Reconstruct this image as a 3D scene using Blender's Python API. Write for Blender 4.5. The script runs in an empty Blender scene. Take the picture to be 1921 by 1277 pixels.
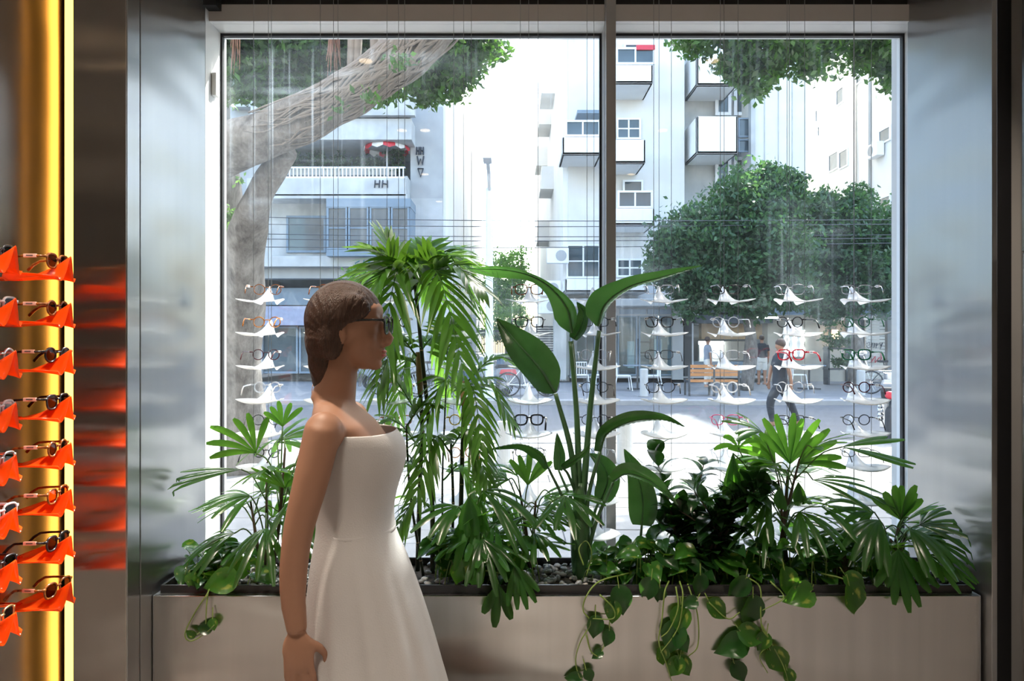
import bpy, bmesh, math, random
import numpy as np
from mathutils import Vector, Matrix, Euler, Quaternion

SC = bpy.context.scene
COL = SC.collection
PI = math.pi
R = math.radians

# ------------------------------------------------------------------ camera, sky, sun, exposure
F, CX, CY, CZ = 1400.0, 960.5, 638.5, 1.5
cam_d = bpy.data.cameras.new('camera'); cam = bpy.data.objects.new('camera', cam_d); COL.objects.link(cam)
cam.location = (0, 0, CZ); cam.rotation_euler = (PI/2, 0, 0)
cam_d.sensor_width = 36; cam_d.lens = F/1921*36; cam_d.clip_start = 0.05; cam_d.clip_end = 500
SC.camera = cam

SUN_DIR = Vector((0.52, 0.72, 0.92)).normalized()      # towards the sun
world = bpy.data.worlds.new('world'); SC.world = world; world.use_nodes = True
wn = world.node_tree; wn.nodes.clear()
sky = wn.nodes.new('ShaderNodeTexSky'); sky.sky_type = 'NISHITA'; sky.sun_disc = False
sky.sun_elevation = math.asin(SUN_DIR.z); sky.sun_rotation = math.atan2(SUN_DIR.x, SUN_DIR.y)
sky.air_density = 1.2; sky.dust_density = 3.0; sky.ozone_density = 1.0
bg = wn.nodes.new('ShaderNodeBackground'); bg.inputs[1].default_value = 0.66
wo = wn.nodes.new('ShaderNodeOutputWorld')
wn.links.new(sky.outputs[0], bg.inputs[0]); wn.links.new(bg.outputs[0], wo.inputs[0])
sun_d = bpy.data.lights.new('sun', 'SUN'); sun_d.energy = 9.0; sun_d.angle = R(0.6); sun_d.color = (1, 0.95, 0.86)
sun = bpy.data.objects.new('sun', sun_d); COL.objects.link(sun)
sun.rotation_euler = SUN_DIR.to_track_quat('Z', 'Y').to_euler(); sun.location = (10, 20, 30)
vs = SC.view_settings
vs.view_transform = 'Standard'; vs.look = 'None'; vs.gamma = 1.0; vs.use_curve_mapping = False
vs.exposure = 0.93

# ------------------------------------------------------------------ helpers
def P(px, py, Y):
    return Vector(((px-CX)*Y/F, Y, CZ-(py-CY)*Y/F))
def XW(px, Y): return (px-CX)*Y/F
def ZW(py, Y): return CZ-(py-CY)*Y/F

def tag(o, label=None, cat=None, group=None, kind=None):
    if label: o['label'] = label
    if cat: o['category'] = cat
    if group: o['group'] = group
    if kind: o['kind'] = kind
    return o

def empty(name, loc=(0, 0, 0), rz=0.0, label=None, cat=None, group=None, parent=None):
    o = bpy.data.objects.new(name, None); COL.objects.link(o); o.empty_display_size = 0.05
    o.location = loc; o.rotation_euler = (0, 0, rz)
    if parent: o.parent = parent
    return tag(o, label, cat, group)

def link_mesh(name, me, parent=None, loc=None):
    o = bpy.data.objects.new(name, me); COL.objects.link(o)
    if parent: o.parent = parent
    if loc is not None: o.location = loc
    return o

def frames(pts):
    pts = [Vector(p) for p in pts]; T = []
    for i in range(len(pts)):
        a = pts[max(i-1, 0)]; b = pts[min(i+1, len(pts)-1)]
        t = (b-a); T.append(t.normalized() if t.length > 1e-9 else Vector((0, 0, 1)))
    up = Vector((0, 0, 1)) if abs(T[0].z) < 0.9 else Vector((1, 0, 0))
    n = T[0].cross(up).normalized(); N = [n]
    for i in range(1, len(pts)):
        q = T[i-1].rotation_difference(T[i]); n = (q @ n); n = (n - T[i]*n.dot(T[i])).normalized(); N.append(n)
    return pts, T, N

def smooth_path(ctrl, n):
    """Catmull-Rom through control points -> n points"""
    c = [Vector(p) for p in ctrl]
    if len(c) == 2: return [c[0].lerp(c[1], i/(n-1)) for i in range(n)]
    c = [c[0]*2-c[1]] + c + [c[-1]*2-c[-2]]
    out = []; m = len(c)-3
    for i in range(n):
        t = i/(n-1)*m; k = min(int(t), m-1); t -= k
        p0, p1, p2, p3 = c[k:k+4]
        out.append(0.5*((2*p1)+(p2-p0)*t+(2*p0-5*p1+4*p2-p3)*t*t+(3*p1-p0-3*p2+p3)*t**3))
    return out

class MB:
    def __init__(s): s.v = []; s.f = []
    def add(s, verts, faces):
        b = len(s.v); s.v += [tuple(p) for p in verts]; s.f += [tuple(i+b for i in f) for f in faces]; return s
    def box(s, x0, x1, y0, y1, z0, z1):
        v = [(x, y, z) for x in (x0, x1) for y in (y0, y1) for z in (z0, z1)]
        return s.add(v, [(0,1,3,2),(4,6,7,5),(0,4,5,1),(2,3,7,6),(0,2,6,4),(1,5,7,3)])
    def cbox(s, c, size, M=None):
        v = []
        for x in (-.5, .5):
            for y in (-.5, .5):
                for z in (-.5, .5):
                    p = Vector((x*size[0], y*size[1], z*size[2]))
                    if M: p = M @ p
                    v.append(p+Vector(c))
        return s.add(v, [(0,1,3,2),(4,6,7,5),(0,4,5,1),(2,3,7,6),(0,2,6,4),(1,5,7,3)])
    def beam(s, a, b, w, h=None):
        a, b = Vector(a), Vector(b); h = h or w
        q = (b-a).to_track_quat('Z', 'Y').to_matrix()
        return s.cbox((a+b)/2, (w, h, (b-a).length), q)
    def tube(s, pts, r, seg=8, cap=True, closed=False, flat=1.0):
        pts, T, N = frames(pts); n = len(pts)
        rr = r if hasattr(r, '__len__') else [r]*n
        if closed:
            T = [(pts[(i+1) % n]-pts[i-1]).normalized() for i in range(n)]
            N2 = []
            ref = None
            nn = N[0]
            for i in range(n):
                nn = (nn - T[i]*nn.dot(T[i])).normalized(); N2.append(nn)
            N = N2
        v = []
        for p, t, nn, ra in zip(pts, T, N, rr):
            b = t.cross(nn)
            for k in range(seg):
                a = 2*PI*k/seg; v.append(p+nn*(math.cos(a)*ra)+b*(math.sin(a)*ra*flat))
        f = []
        for i in range(n if closed else n-1):
            j = (i+1) % n
            for k in range(seg):
                k2 = (k+1) % seg; f.append((i*seg+k, i*seg+k2, j*seg+k2, j*seg+k))
        if cap and not closed:
            f.append(tuple(range(seg-1, -1, -1))); f.append(tuple((n-1)*seg+k for k in range(seg)))
        return s.add(v, f)
    def lathe(s, prof, c=(0, 0, 0), seg=20, axis='Z'):
        v = []
        for r_, z in prof:
            for k in range(seg):
                a = 2*PI*k/seg; x, y = r_*math.cos(a), r_*math.sin(a)
                p = (x, y, z) if axis == 'Z' else ((x, z, y) if axis == 'Y' else (z, x, y))
                v.append(Vector(p)+Vector(c))
        f = []; n = len(prof)
        for i in range(n-1):
            for k in range(seg):
                k2 = (k+1) % seg; f.append((i*seg+k, i*seg+k2, (i+1)*seg+k2, (i+1)*seg+k))
        f.append(tuple(range(seg-1, -1, -1))); f.append(tuple((n-1)*seg+k for k in range(seg)))
        return s.add(v, f)
    def ell(s, c, r, M=None, nu=16, nv=10):
        c = Vector(c); v = []; f = []
        for i in range(nv+1):
            th = PI*i/nv
            for k in range(nu):
                a = 2*PI*k/nu
                p = Vector((r[0]*math.sin(th)*math.cos(a), r[1]*math.sin(th)*math.sin(a), r[2]*math.cos(th)))
                v.append(c+(M @ p if M else p))
        for i in range(nv):
            for k in range(nu):
                k2 = (k+1) % nu; f.append((i*nu+k, (i+1)*nu+k, (i+1)*nu+k2, i*nu+k2))
        return s.add(v, f)
    def torus(s, c, Rr, r, axis='X', seg=24, sub=8):
        pts = []
        for k in range(seg):
            a = 2*PI*k/seg; x, y = Rr*math.cos(a), Rr*math.sin(a)
            p = {'X': (0, x, y), 'Y': (x, 0, y), 'Z': (x, y, 0)}[axis]
            pts.append(Vector(c)+Vector(p))
        return s.tube(pts, r, sub, closed=True)
    def prism(s, poly, a0, a1, axis='Y'):
        """poly: list of 2D points (x,z) extruded along Y (or (y,z) along X, (x,y) along Z)"""
        n = len(poly); v = []
        for a in (a0, a1):
            for p, q in poly:
                v.append({'Y': (p, a, q), 'X': (a, p, q), 'Z': (p, q, a)}[axis])
        f = [tuple(range(n)), tuple(range(2*n-1, n-1, -1))]
        f += [(i, i+n, (i+1) % n+n, (i+1) % n) for i in range(n)]
        return s.add(v, f)
    def grid(s, rows):
        m = len(rows[0]); v = [p for r_ in rows for p in r_]; f = []
        for i in range(len(rows)-1):
            for k in range(m-1):
                f.append((i*m+k, i*m+k+1, (i+1)*m+k+1, (i+1)*m+k))
        return s.add(v, f)
    def mesh(s, name, mat=None, smooth=False, fix=True, origin=None, bevel=0.0):
        me = bpy.data.meshes.new(name)
        vv = s.v
        if origin is not None:
            o = Vector(origin); vv = [tuple(Vector(p)-o) for p in s.v]
        me.from_pydata(vv, [], s.f)
        if fix or bevel:
            bm = bmesh.new(); bm.from_mesh(me)
            bmesh.ops.recalc_face_normals(bm, faces=bm.faces)
            if bevel:
                es = [e for e in bm.edges if len(e.link_faces) == 2 and e.calc_face_angle(0) > 0.6]
                bmesh.ops.bevel(bm, geom=es, offset=bevel, segments=2, affect='EDGES', profile=0.5)
            bm.to_mesh(me); bm.free()
        if smooth: me.polygons.foreach_set('use_smooth', [True]*len(me.polygons))
        if mat: me.materials.append(mat)
        return me
    def build(s, name, mat, parent=None, smooth=False, origin=None, bevel=0.0, fix=True):
        """origin: world point that becomes the object's origin (parent assumed unrotated)"""
        o = link_mesh(name, s.mesh(name, mat, smooth, fix, origin, bevel), parent)
        if origin is not None:
            o.location = Vector(origin) - (parent.matrix_basis.translation if parent else Vector())
        return o

def blade(mb, pts, widths, side, cup=0.0, nu=4, wave=0.0, ridge=0.0):
    """leaf surface along a midrib; widths = half widths; side = rough sideways direction"""
    pts = [Vector(p) for p in pts]; n = len(pts); rows = []
    for i in range(n):
        t = (pts[min(i+1, n-1)]-pts[max(i-1, 0)]).normalized()
        s_ = Vector(side[i] if isinstance(side, list) else side); s_ = (s_-t*s_.dot(t)).normalized(); nn = s_.cross(t)
        row = []
        for k in range(nu+1):
            u = 2*k/nu-1
            w = widths[i]
            z = cup*w*(u*u) + (wave*w*math.sin(i*11/n+2.0*u) if wave else 0)*abs(u) + (ridge if i % 2 else -ridge)*min(1, abs(u)*2)*(1-abs(u)**3)
            row.append(pts[i]+s_*(u*w)+nn*z)
        rows.append(row)
    mb.grid(rows)

def remeshed(name, mb, voxel, mat, parent=None, smooth_it=4, wfun=None):
    tmp = bpy.data.objects.new('tmp', mb.mesh('tmp', None, True)); COL.objects.link(tmp)
    m = tmp.modifiers.new('r', 'REMESH'); m.mode = 'VOXEL'; m.voxel_size = voxel
    dg = bpy.context.evaluated_depsgraph_get(); dg.update()
    me = bpy.data.meshes.new_from_object(tmp.evaluated_get(dg), depsgraph=dg)
    bpy.data.objects.remove(tmp)
    n = len(me.vertices); co = np.empty(n*3); me.vertices.foreach_get('co', co); co = co.reshape(-1, 3)
    ed = np.empty(len(me.edges)*2, np.int32); me.edges.foreach_get('vertices', ed); ed = ed.reshape(-1, 2)
    deg = np.bincount(ed.ravel(), minlength=n).clip(1)[:, None]
    w = np.ones((n, 1)) if wfun is None else np.array([wfun(Vector(c)) for c in co])[:, None]
    for it in range(smooth_it):
        s = np.zeros_like(co); np.add.at(s, ed[:, 0], co[ed[:, 1]]); np.add.at(s, ed[:, 1], co[ed[:, 0]])
        co = co + w*.5*(s/deg-co)
    me.vertices.foreach_set('co', co.ravel()); me.update()
    me.name = name; me.materials.clear(); me.materials.append(mat)
    me.polygons.foreach_set('use_smooth', [True]*len(me.polygons))
    return link_mesh(name, me, parent)

def copy_tree(o, parent=None):
    c = o.copy(); COL.objects.link(c); c.parent = parent
    for ch in list(o.children): copy_tree(ch, c)
    return c

ORD = ['first', 'second', 'third', 'fourth', 'fifth', 'sixth', 'seventh', 'eighth', 'ninth', 'tenth']

# ------------------------------------------------------------------ materials
class NT:
    def __init__(s, name):
        s.m = bpy.data.materials.new(name); s.m.use_nodes = True; s.t = s.m.node_tree; s.t.nodes.clear()
        s.out = s.n('ShaderNodeOutputMaterial')
    def n(s, typ, ins=None, **kw):
        nd = s.t.nodes.new(typ)
        for k, v in kw.items(): setattr(nd, k, v)
        if ins:
            for k, v in ins.items():
                if isinstance(v, tuple) and len(v) == 2 and hasattr(v[0], 'outputs'): s.t.links.new(v[0].outputs[v[1]], nd.inputs[k])
                elif hasattr(v, 'outputs'): s.t.links.new(v.outputs[0], nd.inputs[k])
                else: nd.inputs[k].default_value = v
        return nd
    def surf(s, nd): s.t.links.new(nd.outputs[0], s.out.inputs[0]); return s.m
    def coord(s, kind='Object', scale=(1, 1, 1)):
        tc = s.n('ShaderNodeTexCoord'); return s.n('ShaderNodeMapping', {'Vector': (tc, kind), 'Scale': scale})
    def noise(s, vec, scale, detail=3, rough=0.5, out='Fac'):
        return s.n('ShaderNodeTexNoise', {'Vector': vec, 'Scale': scale, 'Detail': detail, 'Roughness': rough})
    def ramp(s, fac, stops):
        r = s.n('ShaderNodeValToRGB', {'Fac': fac}); e = r.color_ramp.elements
        e[0].position, e[0].color = stops[0][0], (*stops[0][1], 1); e[1].position, e[1].color = stops[-1][0], (*stops[-1][1], 1)
        for p, c in stops[1:-1]:
            x = e.new(p); x.color = (*c, 1)
        return r
    def math(s, op, a, b=0.0):
        return s.n('ShaderNodeMath', {0: a, 1: b}, operation=op)

def c4(c): return (c[0], c[1], c[2], 1.0)
def mul(c, k): return tuple(min(1, x*k) for x in c)

def pbr(name, col, rough=0.5, metal=0.0, var=0.12, scale=6.0, bump=0.0, bscale=30.0, stretch=(1, 1, 1), spec=0.5, col2=None, coat=0.0):
    t = NT(name); co = t.coord('Object', stretch); nz = t.noise(co, scale, 4)
    rp = t.ramp(nz, [(0.25, mul(col, 1-var)), (0.75, col2 or mul(col, 1+var))])
    p = t.n('ShaderNodeBsdfPrincipled', {'Base Color': rp, 'Roughness': rough, 'Metallic': metal, 'Specular IOR Level': spec, 'Coat Weight': coat})
    if bump:
        b = t.n('ShaderNodeBump', {'Strength': bump, 'Distance': 0.01, 'Height': t.noise(co, bscale, 4)})
        t.t.links.new(b.outputs[0], p.inputs['Normal'])
    return t.surf(p)

def steel(name, col=(0.42, 0.43, 0.44), rough=0.30, warp=0.06, streak=.02):
    t = NT(name)
    co = t.coord('Object', (260, 260, 1.2)); fine = t.noise(co, 1.0, 2)
    co2 = t.coord('Object', (1.6, 1.6, 3.2)); big = t.noise(co2, 1.0, 1)
    co3 = t.coord('Object', (18, 18, 0.5)); mid = t.noise(co3, 1.0, 3)
    rp = t.ramp(mid, [(0.3, mul(col, 1-streak)), (0.7, mul(col, 1+streak))])
    rr = t.n('ShaderNodeMapRange', {'Value': fine, 'To Min': rough*0.9, 'To Max': rough*1.1})
    b1 = t.n('ShaderNodeBump', {'Strength': 0.006, 'Distance': 0.002, 'Height': fine})
    b2 = t.n('ShaderNodeBump', {'Strength': warp, 'Distance': 0.35, 'Height': big, 'Normal': b1})
    tg = t.n('ShaderNodeTangent', direction_type='RADIAL', axis='Z')
    p = t.n('ShaderNodeBsdfPrincipled', {'Base Color': rp, 'Roughness': rr, 'Metallic': 1.0, 'Anisotropic': 0.92, 'Anisotropic Rotation': ANI_ROT, 'Tangent': tg, 'Normal': b2})
    return t.surf(p)
ANI_ROT = 0.0

def emit(name, col, strength):
    t = NT(name); return t.surf(t.n('ShaderNodeEmission', {'Color': c4(col), 'Strength': strength}))

def acrylic(name, col, tcol, rough=0.2, tfac=0.5):
    t = NT(name); co = t.coord('Object'); nz = t.noise(co, 12, 2)
    d = t.n('ShaderNodeBsdfPrincipled', {'Base Color': t.ramp(nz, [(0.3, mul(col, 0.94)), (0.7, col)]), 'Roughness': rough, 'Coat Weight': 0.3})
    tr = t.n('ShaderNodeBsdfTranslucent', {'Color': c4(tcol)})
    return t.surf(t.n('ShaderNodeMixShader', {0: tfac, 1: d, 2: tr}))

def facing_refl(t, base=.035):
    lw = t.n('ShaderNodeLayerWeight', {'Blend': 0.5}); f5 = t.n('ShaderNodeMath', {0: (lw, 'Facing'), 1: 5.0}, operation='POWER')
    return t.math('ADD', t.math('MULTIPLY', f5, .9), base)
def clearglass(name, tint=(1, 1, 1), refl=0.08, rough=0.02):
    t = NT(name)
    k = facing_refl(t)
    tr = t.n('ShaderNodeBsdfTransparent', {'Color': c4(tint)}); gl = t.n('ShaderNodeBsdfGlossy', {'Roughness': rough})
    return t.surf(t.n('ShaderNodeMixShader', {0: k, 1: tr, 2: gl}))

def dirtyglass(name):
    t = NT(name)
    tc = t.n('ShaderNodeTexCoord')
    def nz(sc, s, d, loc=(0, 0, 0), rot=(0, 0, 0)):
        mp = t.n('ShaderNodeMapping', {'Vector': (tc, 'Object'), 'Scale': sc, 'Location': loc, 'Rotation': rot}); return t.noise(mp, s, d)
    drip = t.n('ShaderNodeMapRange', {'Value': nz((60, 1, 0.9), 1.0, 4), 'From Min': 0.56, 'From Max': 0.78})
    blot = t.n('ShaderNodeMapRange', {'Value': nz((1.1, 1, 0.7), 1.6, 4, (3, 0, 5)), 'From Min': 0.42, 'From Max': 0.75})
    wipe = t.n('ShaderNodeMapRange', {'Value': nz((2.2, 1, 16), 1.0, 3, (7, 0, 1), (0, 0.9, 0)), 'From Min': 0.5, 'From Max': 0.8})
    fine = nz((30, 1, 30), 4, 3)
    a = t.math('MULTIPLY', drip, blot); a = t.math('MULTIPLY', a, 0.17)
    b = t.math('MULTIPLY', blot, 0.022); c = t.math('MULTIPLY', t.math('MULTIPLY', wipe, blot), 0.13)
    s = t.math('ADD', t.math('ADD', a, b), t.math('ADD', c, t.math('MULTIPLY', fine, 0.012)))
    s.use_clamp = True
    fr = facing_refl(t)
    tr = t.n('ShaderNodeBsdfTransparent', {'Color': (0.95, 0.98, 0.985, 1)}); gl = t.n('ShaderNodeBsdfGlossy', {'Roughness': 0.0})
    cl = t.n('ShaderNodeMixShader', {0: t.math('MULTIPLY', fr, 0.9), 1: tr, 2: gl})
    df = t.n('ShaderNodeBsdfDiffuse', {'Color': (0.72, 0.86, 1.0, 1)}); tl = t.n('ShaderNodeBsdfTranslucent', {'Color': (0.72, 0.86, 1.0, 1)})
    du = t.n('ShaderNodeMixShader', {0: 0.6, 1: df, 2: tl})
    return t.surf(t.n('ShaderNodeMixShader', {0: s, 1: cl, 2: du}))

def leafmat(name, col, tcol, rough=0.28, tfac=0.38, stripes=0.0, varieg=None, island=False, spec=0.5):
    t = NT(name)
    if island: rnd = t.n('ShaderNodeNewGeometry'); rout = (rnd, 'Random Per Island')
    else: rnd = t.n('ShaderNodeObjectInfo'); rout = (rnd, 'Random')
    co = t.coord('Object'); nz = t.noise(co, 14, 3)
    fac = t.n('ShaderNodeMath', {0: rout, 1: t.math('MULTIPLY', nz, 0.8)}, operation='ADD')
    fac = t.math('MULTIPLY', fac, 0.55)
    ra = t.ramp(fac, [(0.1, mul(col, 0.55)), (0.5, col), (0.95, mul(col, 1.7))])
    rb = t.ramp(fac, [(0.1, mul(tcol, 0.6)), (0.5, tcol), (0.95, mul(tcol, 1.5))])
    if varieg:
        v = t.n('ShaderNodeMapRange', {'Value': t.noise(t.coord('Object', (1, 0.45, 1)), 45, 3), 'From Min': 0.56, 'From Max': 0.66})
        ra = t.n('ShaderNodeMix', {0: v, 6: ra, 7: c4(varieg)}, data_type='RGBA'); rb2 = t.n('ShaderNodeMix', {0: v, 6: rb, 7: c4(mul(varieg, 1.5))}, data_type='RGBA')
        ca = (ra, 'Result'); cb = (rb2, 'Result')
        # socket 2 is the colour result
        ca = ra.outputs[2]; cb = rb2.outputs[2]
    else: ca = ra.outputs[0]; cb = rb.outputs[0]
    p = t.n('ShaderNodeBsdfPrincipled', {'Roughness': rough, 'Specular IOR Level': spec}); t.t.links.new(ca, p.inputs['Base Color'])
    tl = t.n('ShaderNodeBsdfTranslucent'); t.t.links.new(cb, tl.inputs[0])
    if stripes:
        b = t.n('ShaderNodeBump', {'Strength': stripes, 'Distance': 0.004, 'Height': t.noise(t.coord('Object', (1, 1, 1)), 60, 3)})
        t.t.links.new(b.outputs[0], p.inputs['Normal'])
    return t.surf(t.n('ShaderNodeMixShader', {0: tfac, 1: p, 2: tl}))

M = {}
M['steel'] = steel('brushed_steel')
M['steel_front'] = steel('brushed_steel_front', (0.48, 0.455, 0.43), 0.19, 0.05)
M['steel_side'] = steel('brushed_steel_side', (0.42, 0.40, 0.385), 0.17, 0.03)
M['steel_dark'] = steel('brushed_steel_dark', (0.52, 0.51, 0.50), 0.20, 0.05, .06)  # stronger vertical colour streaks: brushed grain, also standing in for streaked reflections
M['alu'] = pbr('painted_aluminium', (0.66, 0.67, 0.68), 0.4, 0, 0.04)
M['mullion'] = pbr('mullion_paint', (0.34, 0.335, 0.33), 0.4, 0, 0.05)
M['gasket'] = pbr('black_gasket', (0.012, 0.012, 0.014), 0.5)
M['fascia'] = pbr('dark_fascia', (0.50, 0.475, 0.45), 0.6, 0, 0.06)
M['glass'] = dirtyglass('dusty_shop_glass')
M['floor'] = pbr('floor_terrazzo', (0.36, 0.33, 0.31), 0.35, 0, 0.15, 3)
M['ceiling'] = pbr('ceiling_plaster', (0.58, 0.57, 0.55), 0.8, 0, 0.05)
M['plaster'] = pbr('back_wall_plaster', (0.50, 0.485, 0.47), 0.8, 0, 0.06)
M['blackrim'] = pbr('black_metal_rim', (0.02, 0.02, 0.022), 0.25)
M['led'] = emit('amber_led', (1.0, 0.42, 0.06), 4.0)
M['lampglow'] = emit('warm_lamp_glow', (1.0, 0.72, 0.42), 6.0)
M['whiteplastic'] = pbr('white_plastic', (0.8, 0.8, 0.78), 0.4, 0, 0.04)
M['wire'] = pbr('steel_wire', (0.35, 0.36, 0.37), 0.3, 0.9, 0.05)
M['tray_white'] = acrylic('white_acrylic', (0.84, 0.86, 0.88), (0.92, 0.94, 0.96), 0.18, 0.55)
M['tray_orange'] = acrylic('neon_orange_acrylic', (1.0, 0.115, 0.008), (1.0, 0.22, 0.015), 0.12, 0.45)
M['soil'] = pbr('dark_soil', (0.035, 0.028, 0.022), 0.9, 0, 0.3, 30, 0.6, 60)

# ------------------------------------------------------------------ the shop room
YG = 3.373                      # glass plane
XL, XR = -1.313, 1.72           # reveal planes
def struct(name, mb, mat, parent=None, **kw):
    o = mb.build(name, mat, parent, **kw)
    if not parent: o['kind'] = 'structure'
    return o
struct('floor', MB().box(-1.75, 3.4, -4.5, 3.35, -0.12, 0), M['floor'])
struct('ceiling', MB().box(-1.75, 3.4, -4.5, 3.5, 3.35, 3.5), M['ceiling'])
struct('wall_back', MB().box(-1.75, 3.4, -4.62, -4.5, 0, 3.35), M['plaster'])
struct('wall_right', MB().box(3.3, 3.42, -4.5, 2.62, 0, 3.35), M['plaster'])
wl = struct('wall_left', MB().box(-1.75, -1.615, -4.5, 2.68, 0, 3.35), M['plaster'])
for y0, y1 in ((-4.5, -2.2), (-2.195, -0.0), (0.005, 2.652)):
    struct('steel_panel', MB().box(-1.615, -1.585, y0, y1, 0.0, 3.35), M['steel_side'], wl, origin=(-1.6, (y0+y1)/2, 1.7))
wf = struct('wall_front', MB().box(-1.75, -1.36, 2.69, 3.5, -0.1, 3.5).box(1.78, 3.42, 2.72, 3.5, -0.1, 3.5).box(-1.36, 1.78, 3.26, 3.5, 2.98, 3.5), M['plaster'])
# the rest of the building the shop is in (its street front rises above the window)
struct('street_front', MB().box(-14, -1.75, 3.3, 3.5, -.1, 15).box(3.42, 14, 3.3, 3.5, -.1, 15).box(-1.75, 3.42, 3.3, 3.5, 3.5, 15), M['plaster'])
# left pier and jamb
def panel(x0, x1, y0, y1, z0, z1, mat='steel', bevel=0.0015):
    return struct('steel_panel', MB().box(x0, x1, y0, y1, z0, z1), M[mat], wf, origin=((x0+x1)/2, (y0+y1)/2, (z0+z1)/2), bevel=bevel)
panel(-1.497, XL-0.003, 2.545, 2.565, 0, 3.35, 'steel_front')
panel(XL-0.02, XL, 2.548, 2.632, 0, 3.35)
panel(XL-0.02, XL, 2.640, 3.195, 0, 3.35)
# right jamb and pier
panel(XR, XR+0.02, 2.675, 3.245, 0, 3.35)
panel(XR+0.07, XR+0.62, 2.60, 2.62, 1.812, 3.35, 'steel_front')
panel(XR+0.065, XR+0.62, 2.575, 2.61, 0.0, 1.806, 'steel_front')
panel(XR+0.625, XR+1.57, 2.60, 2.62, 0, 3.35, 'steel_front')
struct('recess_strip', MB().box(XR+0.004, XR+0.08, 2.69, 2.71, 0, 3.35), M['gasket'], wf, origin=(XR+.04, 2.7, 1.7))
struct('recess_strip', MB().box(-1.36, XL-0.02, 2.628, 2.645, 0, 3.35), M['gasket'], wf, origin=(-1.335, 2.636, 1.7))
struct('recess_strip', MB().box(-1.6, -1.36, 2.655, 2.675, 0, 3.35), M['gasket'], wf, origin=(-1.48, 2.66, 1.7))
# header fascia with slots
struct('fascia', MB().box(XL, XR, 3.232, 3.26, 2.885, 2.955), M['fascia'], wf, origin=(0.2, 3.24, 2.92))
struct('fascia', MB().box(XL, XR, 3.245, 3.26, 2.955, 2.985), M['gasket'], wf, origin=(0.2, 3.25, 2.97))
struct('fascia', MB().box(XL, XR, 3.2, 3.26, 2.985, 3.35), M['fascia'], wf, origin=(0.2, 3.23, 3.1))
struct('bracket', MB().box(XL, XL+0.055, 3.17, 3.232, 2.925, 3.0).box(XL, XL+0.06, 3.172, 3.232, 3.0, 3.35), M['gasket'], wf, origin=(XL+.03, 3.2, 2.95))

# window: frame, mullion, gaskets, two panes
w1 = struct('window_1', MB().box(XL-0.03, XL, 3.197, 3.43, 0.05, 2.95), M['alu'])      # left post
struct('frame_head', MB().box(XL, 1.80, 3.262, 3.43, 2.883, 2.975).box(XL, XR+.02, 3.2325, 3.262, 2.8825, 2.8845), M['alu'], w1, bevel=.002)
struct('frame_post', MB().box(1.768, 1.80, 3.25, 3.43, 0.05, 2.883), M['alu'], w1)
struct('frame_sill', MB().box(XL, 1.80, 3.30, 3.43, 0.0, 0.09), M['alu'], w1)
struct('mullion', MB().box(0.404, 0.446, 3.2, 3.43, 0.05, 3.3), M['mullion'], w1, bevel=.002)
g = MB()
for x0, x1 in ((XL, 0.404), (0.446, 1.768)):
    g.box(x0, x1, YG-.012, YG+.012, 2.871, 2.883).box(x0, x0+.009, YG-.012, YG+.012, .09, 2.871).box(x1-.009, x1, YG-.012, YG+.012, .09, 2.871).box(x0, x1, YG-.012, YG+.012, .09, .102)
struct('gasket', g, M['gasket'], w1)
struct('pane', MB().box(XL+.009, 0.395, YG-.004, YG+.004, .102, 2.871), M['glass'], w1)
struct('pane', MB().box(0.455, 1.759, YG-.004, YG+.004, .102, 2.871), M['glass'], w1)
# alarm sensor on the left post
se = empty('alarm_sensor', (XL, 3.29, 2.62), 0, 'small white two-part alarm sensor on the left window post', 'sensor')
MB().box(0.001, 0.022, -.034, 0.0, -.05, .05).build('sensor_body', M['whiteplastic'], se, bevel=.003)
MB().box(0.001, 0.016, 0.004, 0.022, -.045, .045).build('sensor_magnet', M['whiteplastic'], se, bevel=.003)

# amber LED strip beside the shelves
ls = empty('led_strip', (-1.557, 2.625, 0.0), 0, 'vertical amber glowing light strip in the corner by orange shelves', 'light')
MB().box(-.014, .014, -.004, .004, 0.02, 3.33).build('light_tube', M['led'], ls)
MB().box(-.018, .018, .004, .012, 0.0, 3.35).build('channel', M['gasket'], ls)
M['ledglow'] = M['led']

# ceiling downlights
def downlight(x, y, label, energy=14):
    e = empty('downlight', (x, y, 3.35), 0, label, 'lamp', 'ceiling downlights')
    MB().lathe([(.055, 0), (.055, -.03), (.045, -.035)], seg=20).build('ring', M['whiteplastic'], e)
    MB().lathe([(.042, -.035), (.042, -.039)], seg=20).build('lamp_disc', M['lampglow'], e)
    d = bpy.data.lights.new('lamp_light', 'SPOT'); d.energy = energy; d.color = (1, .86, .70); d.spot_size = R(95); d.spot_blend = .6; d.shadow_soft_size = .05
    o = bpy.data.objects.new('lamp_light', d); COL.objects.link(o); o.parent = e; o.location = (0, 0, -.06)
DL = [(-0.95, 1.9), (-0.95, 0.3), (-0.75, 0.3), (-0.95, -1.4), (1.3, 1.9), (1.3, 0.3), (0.2, -1.4), (1.3, -1.4), (2.6, 0.3), (-0.95, -3.0), (1.3, -3.0)]
DN = ['over the orange shelves', 'outer one of the close pair', 'inner one of the close pair', 'behind the close pair', 'nearest the right pier', 'in the middle on the right', 'in the middle of the ceiling', 'behind on the right', 'beside the right wall', 'in the back left corner', 'in the back right corner']
for (x, y), n_ in zip(DL, DN): downlight(x, y, 'round warm ceiling downlight '+n_, 135 if y == 1.9 and x < 0 else 44)

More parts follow.
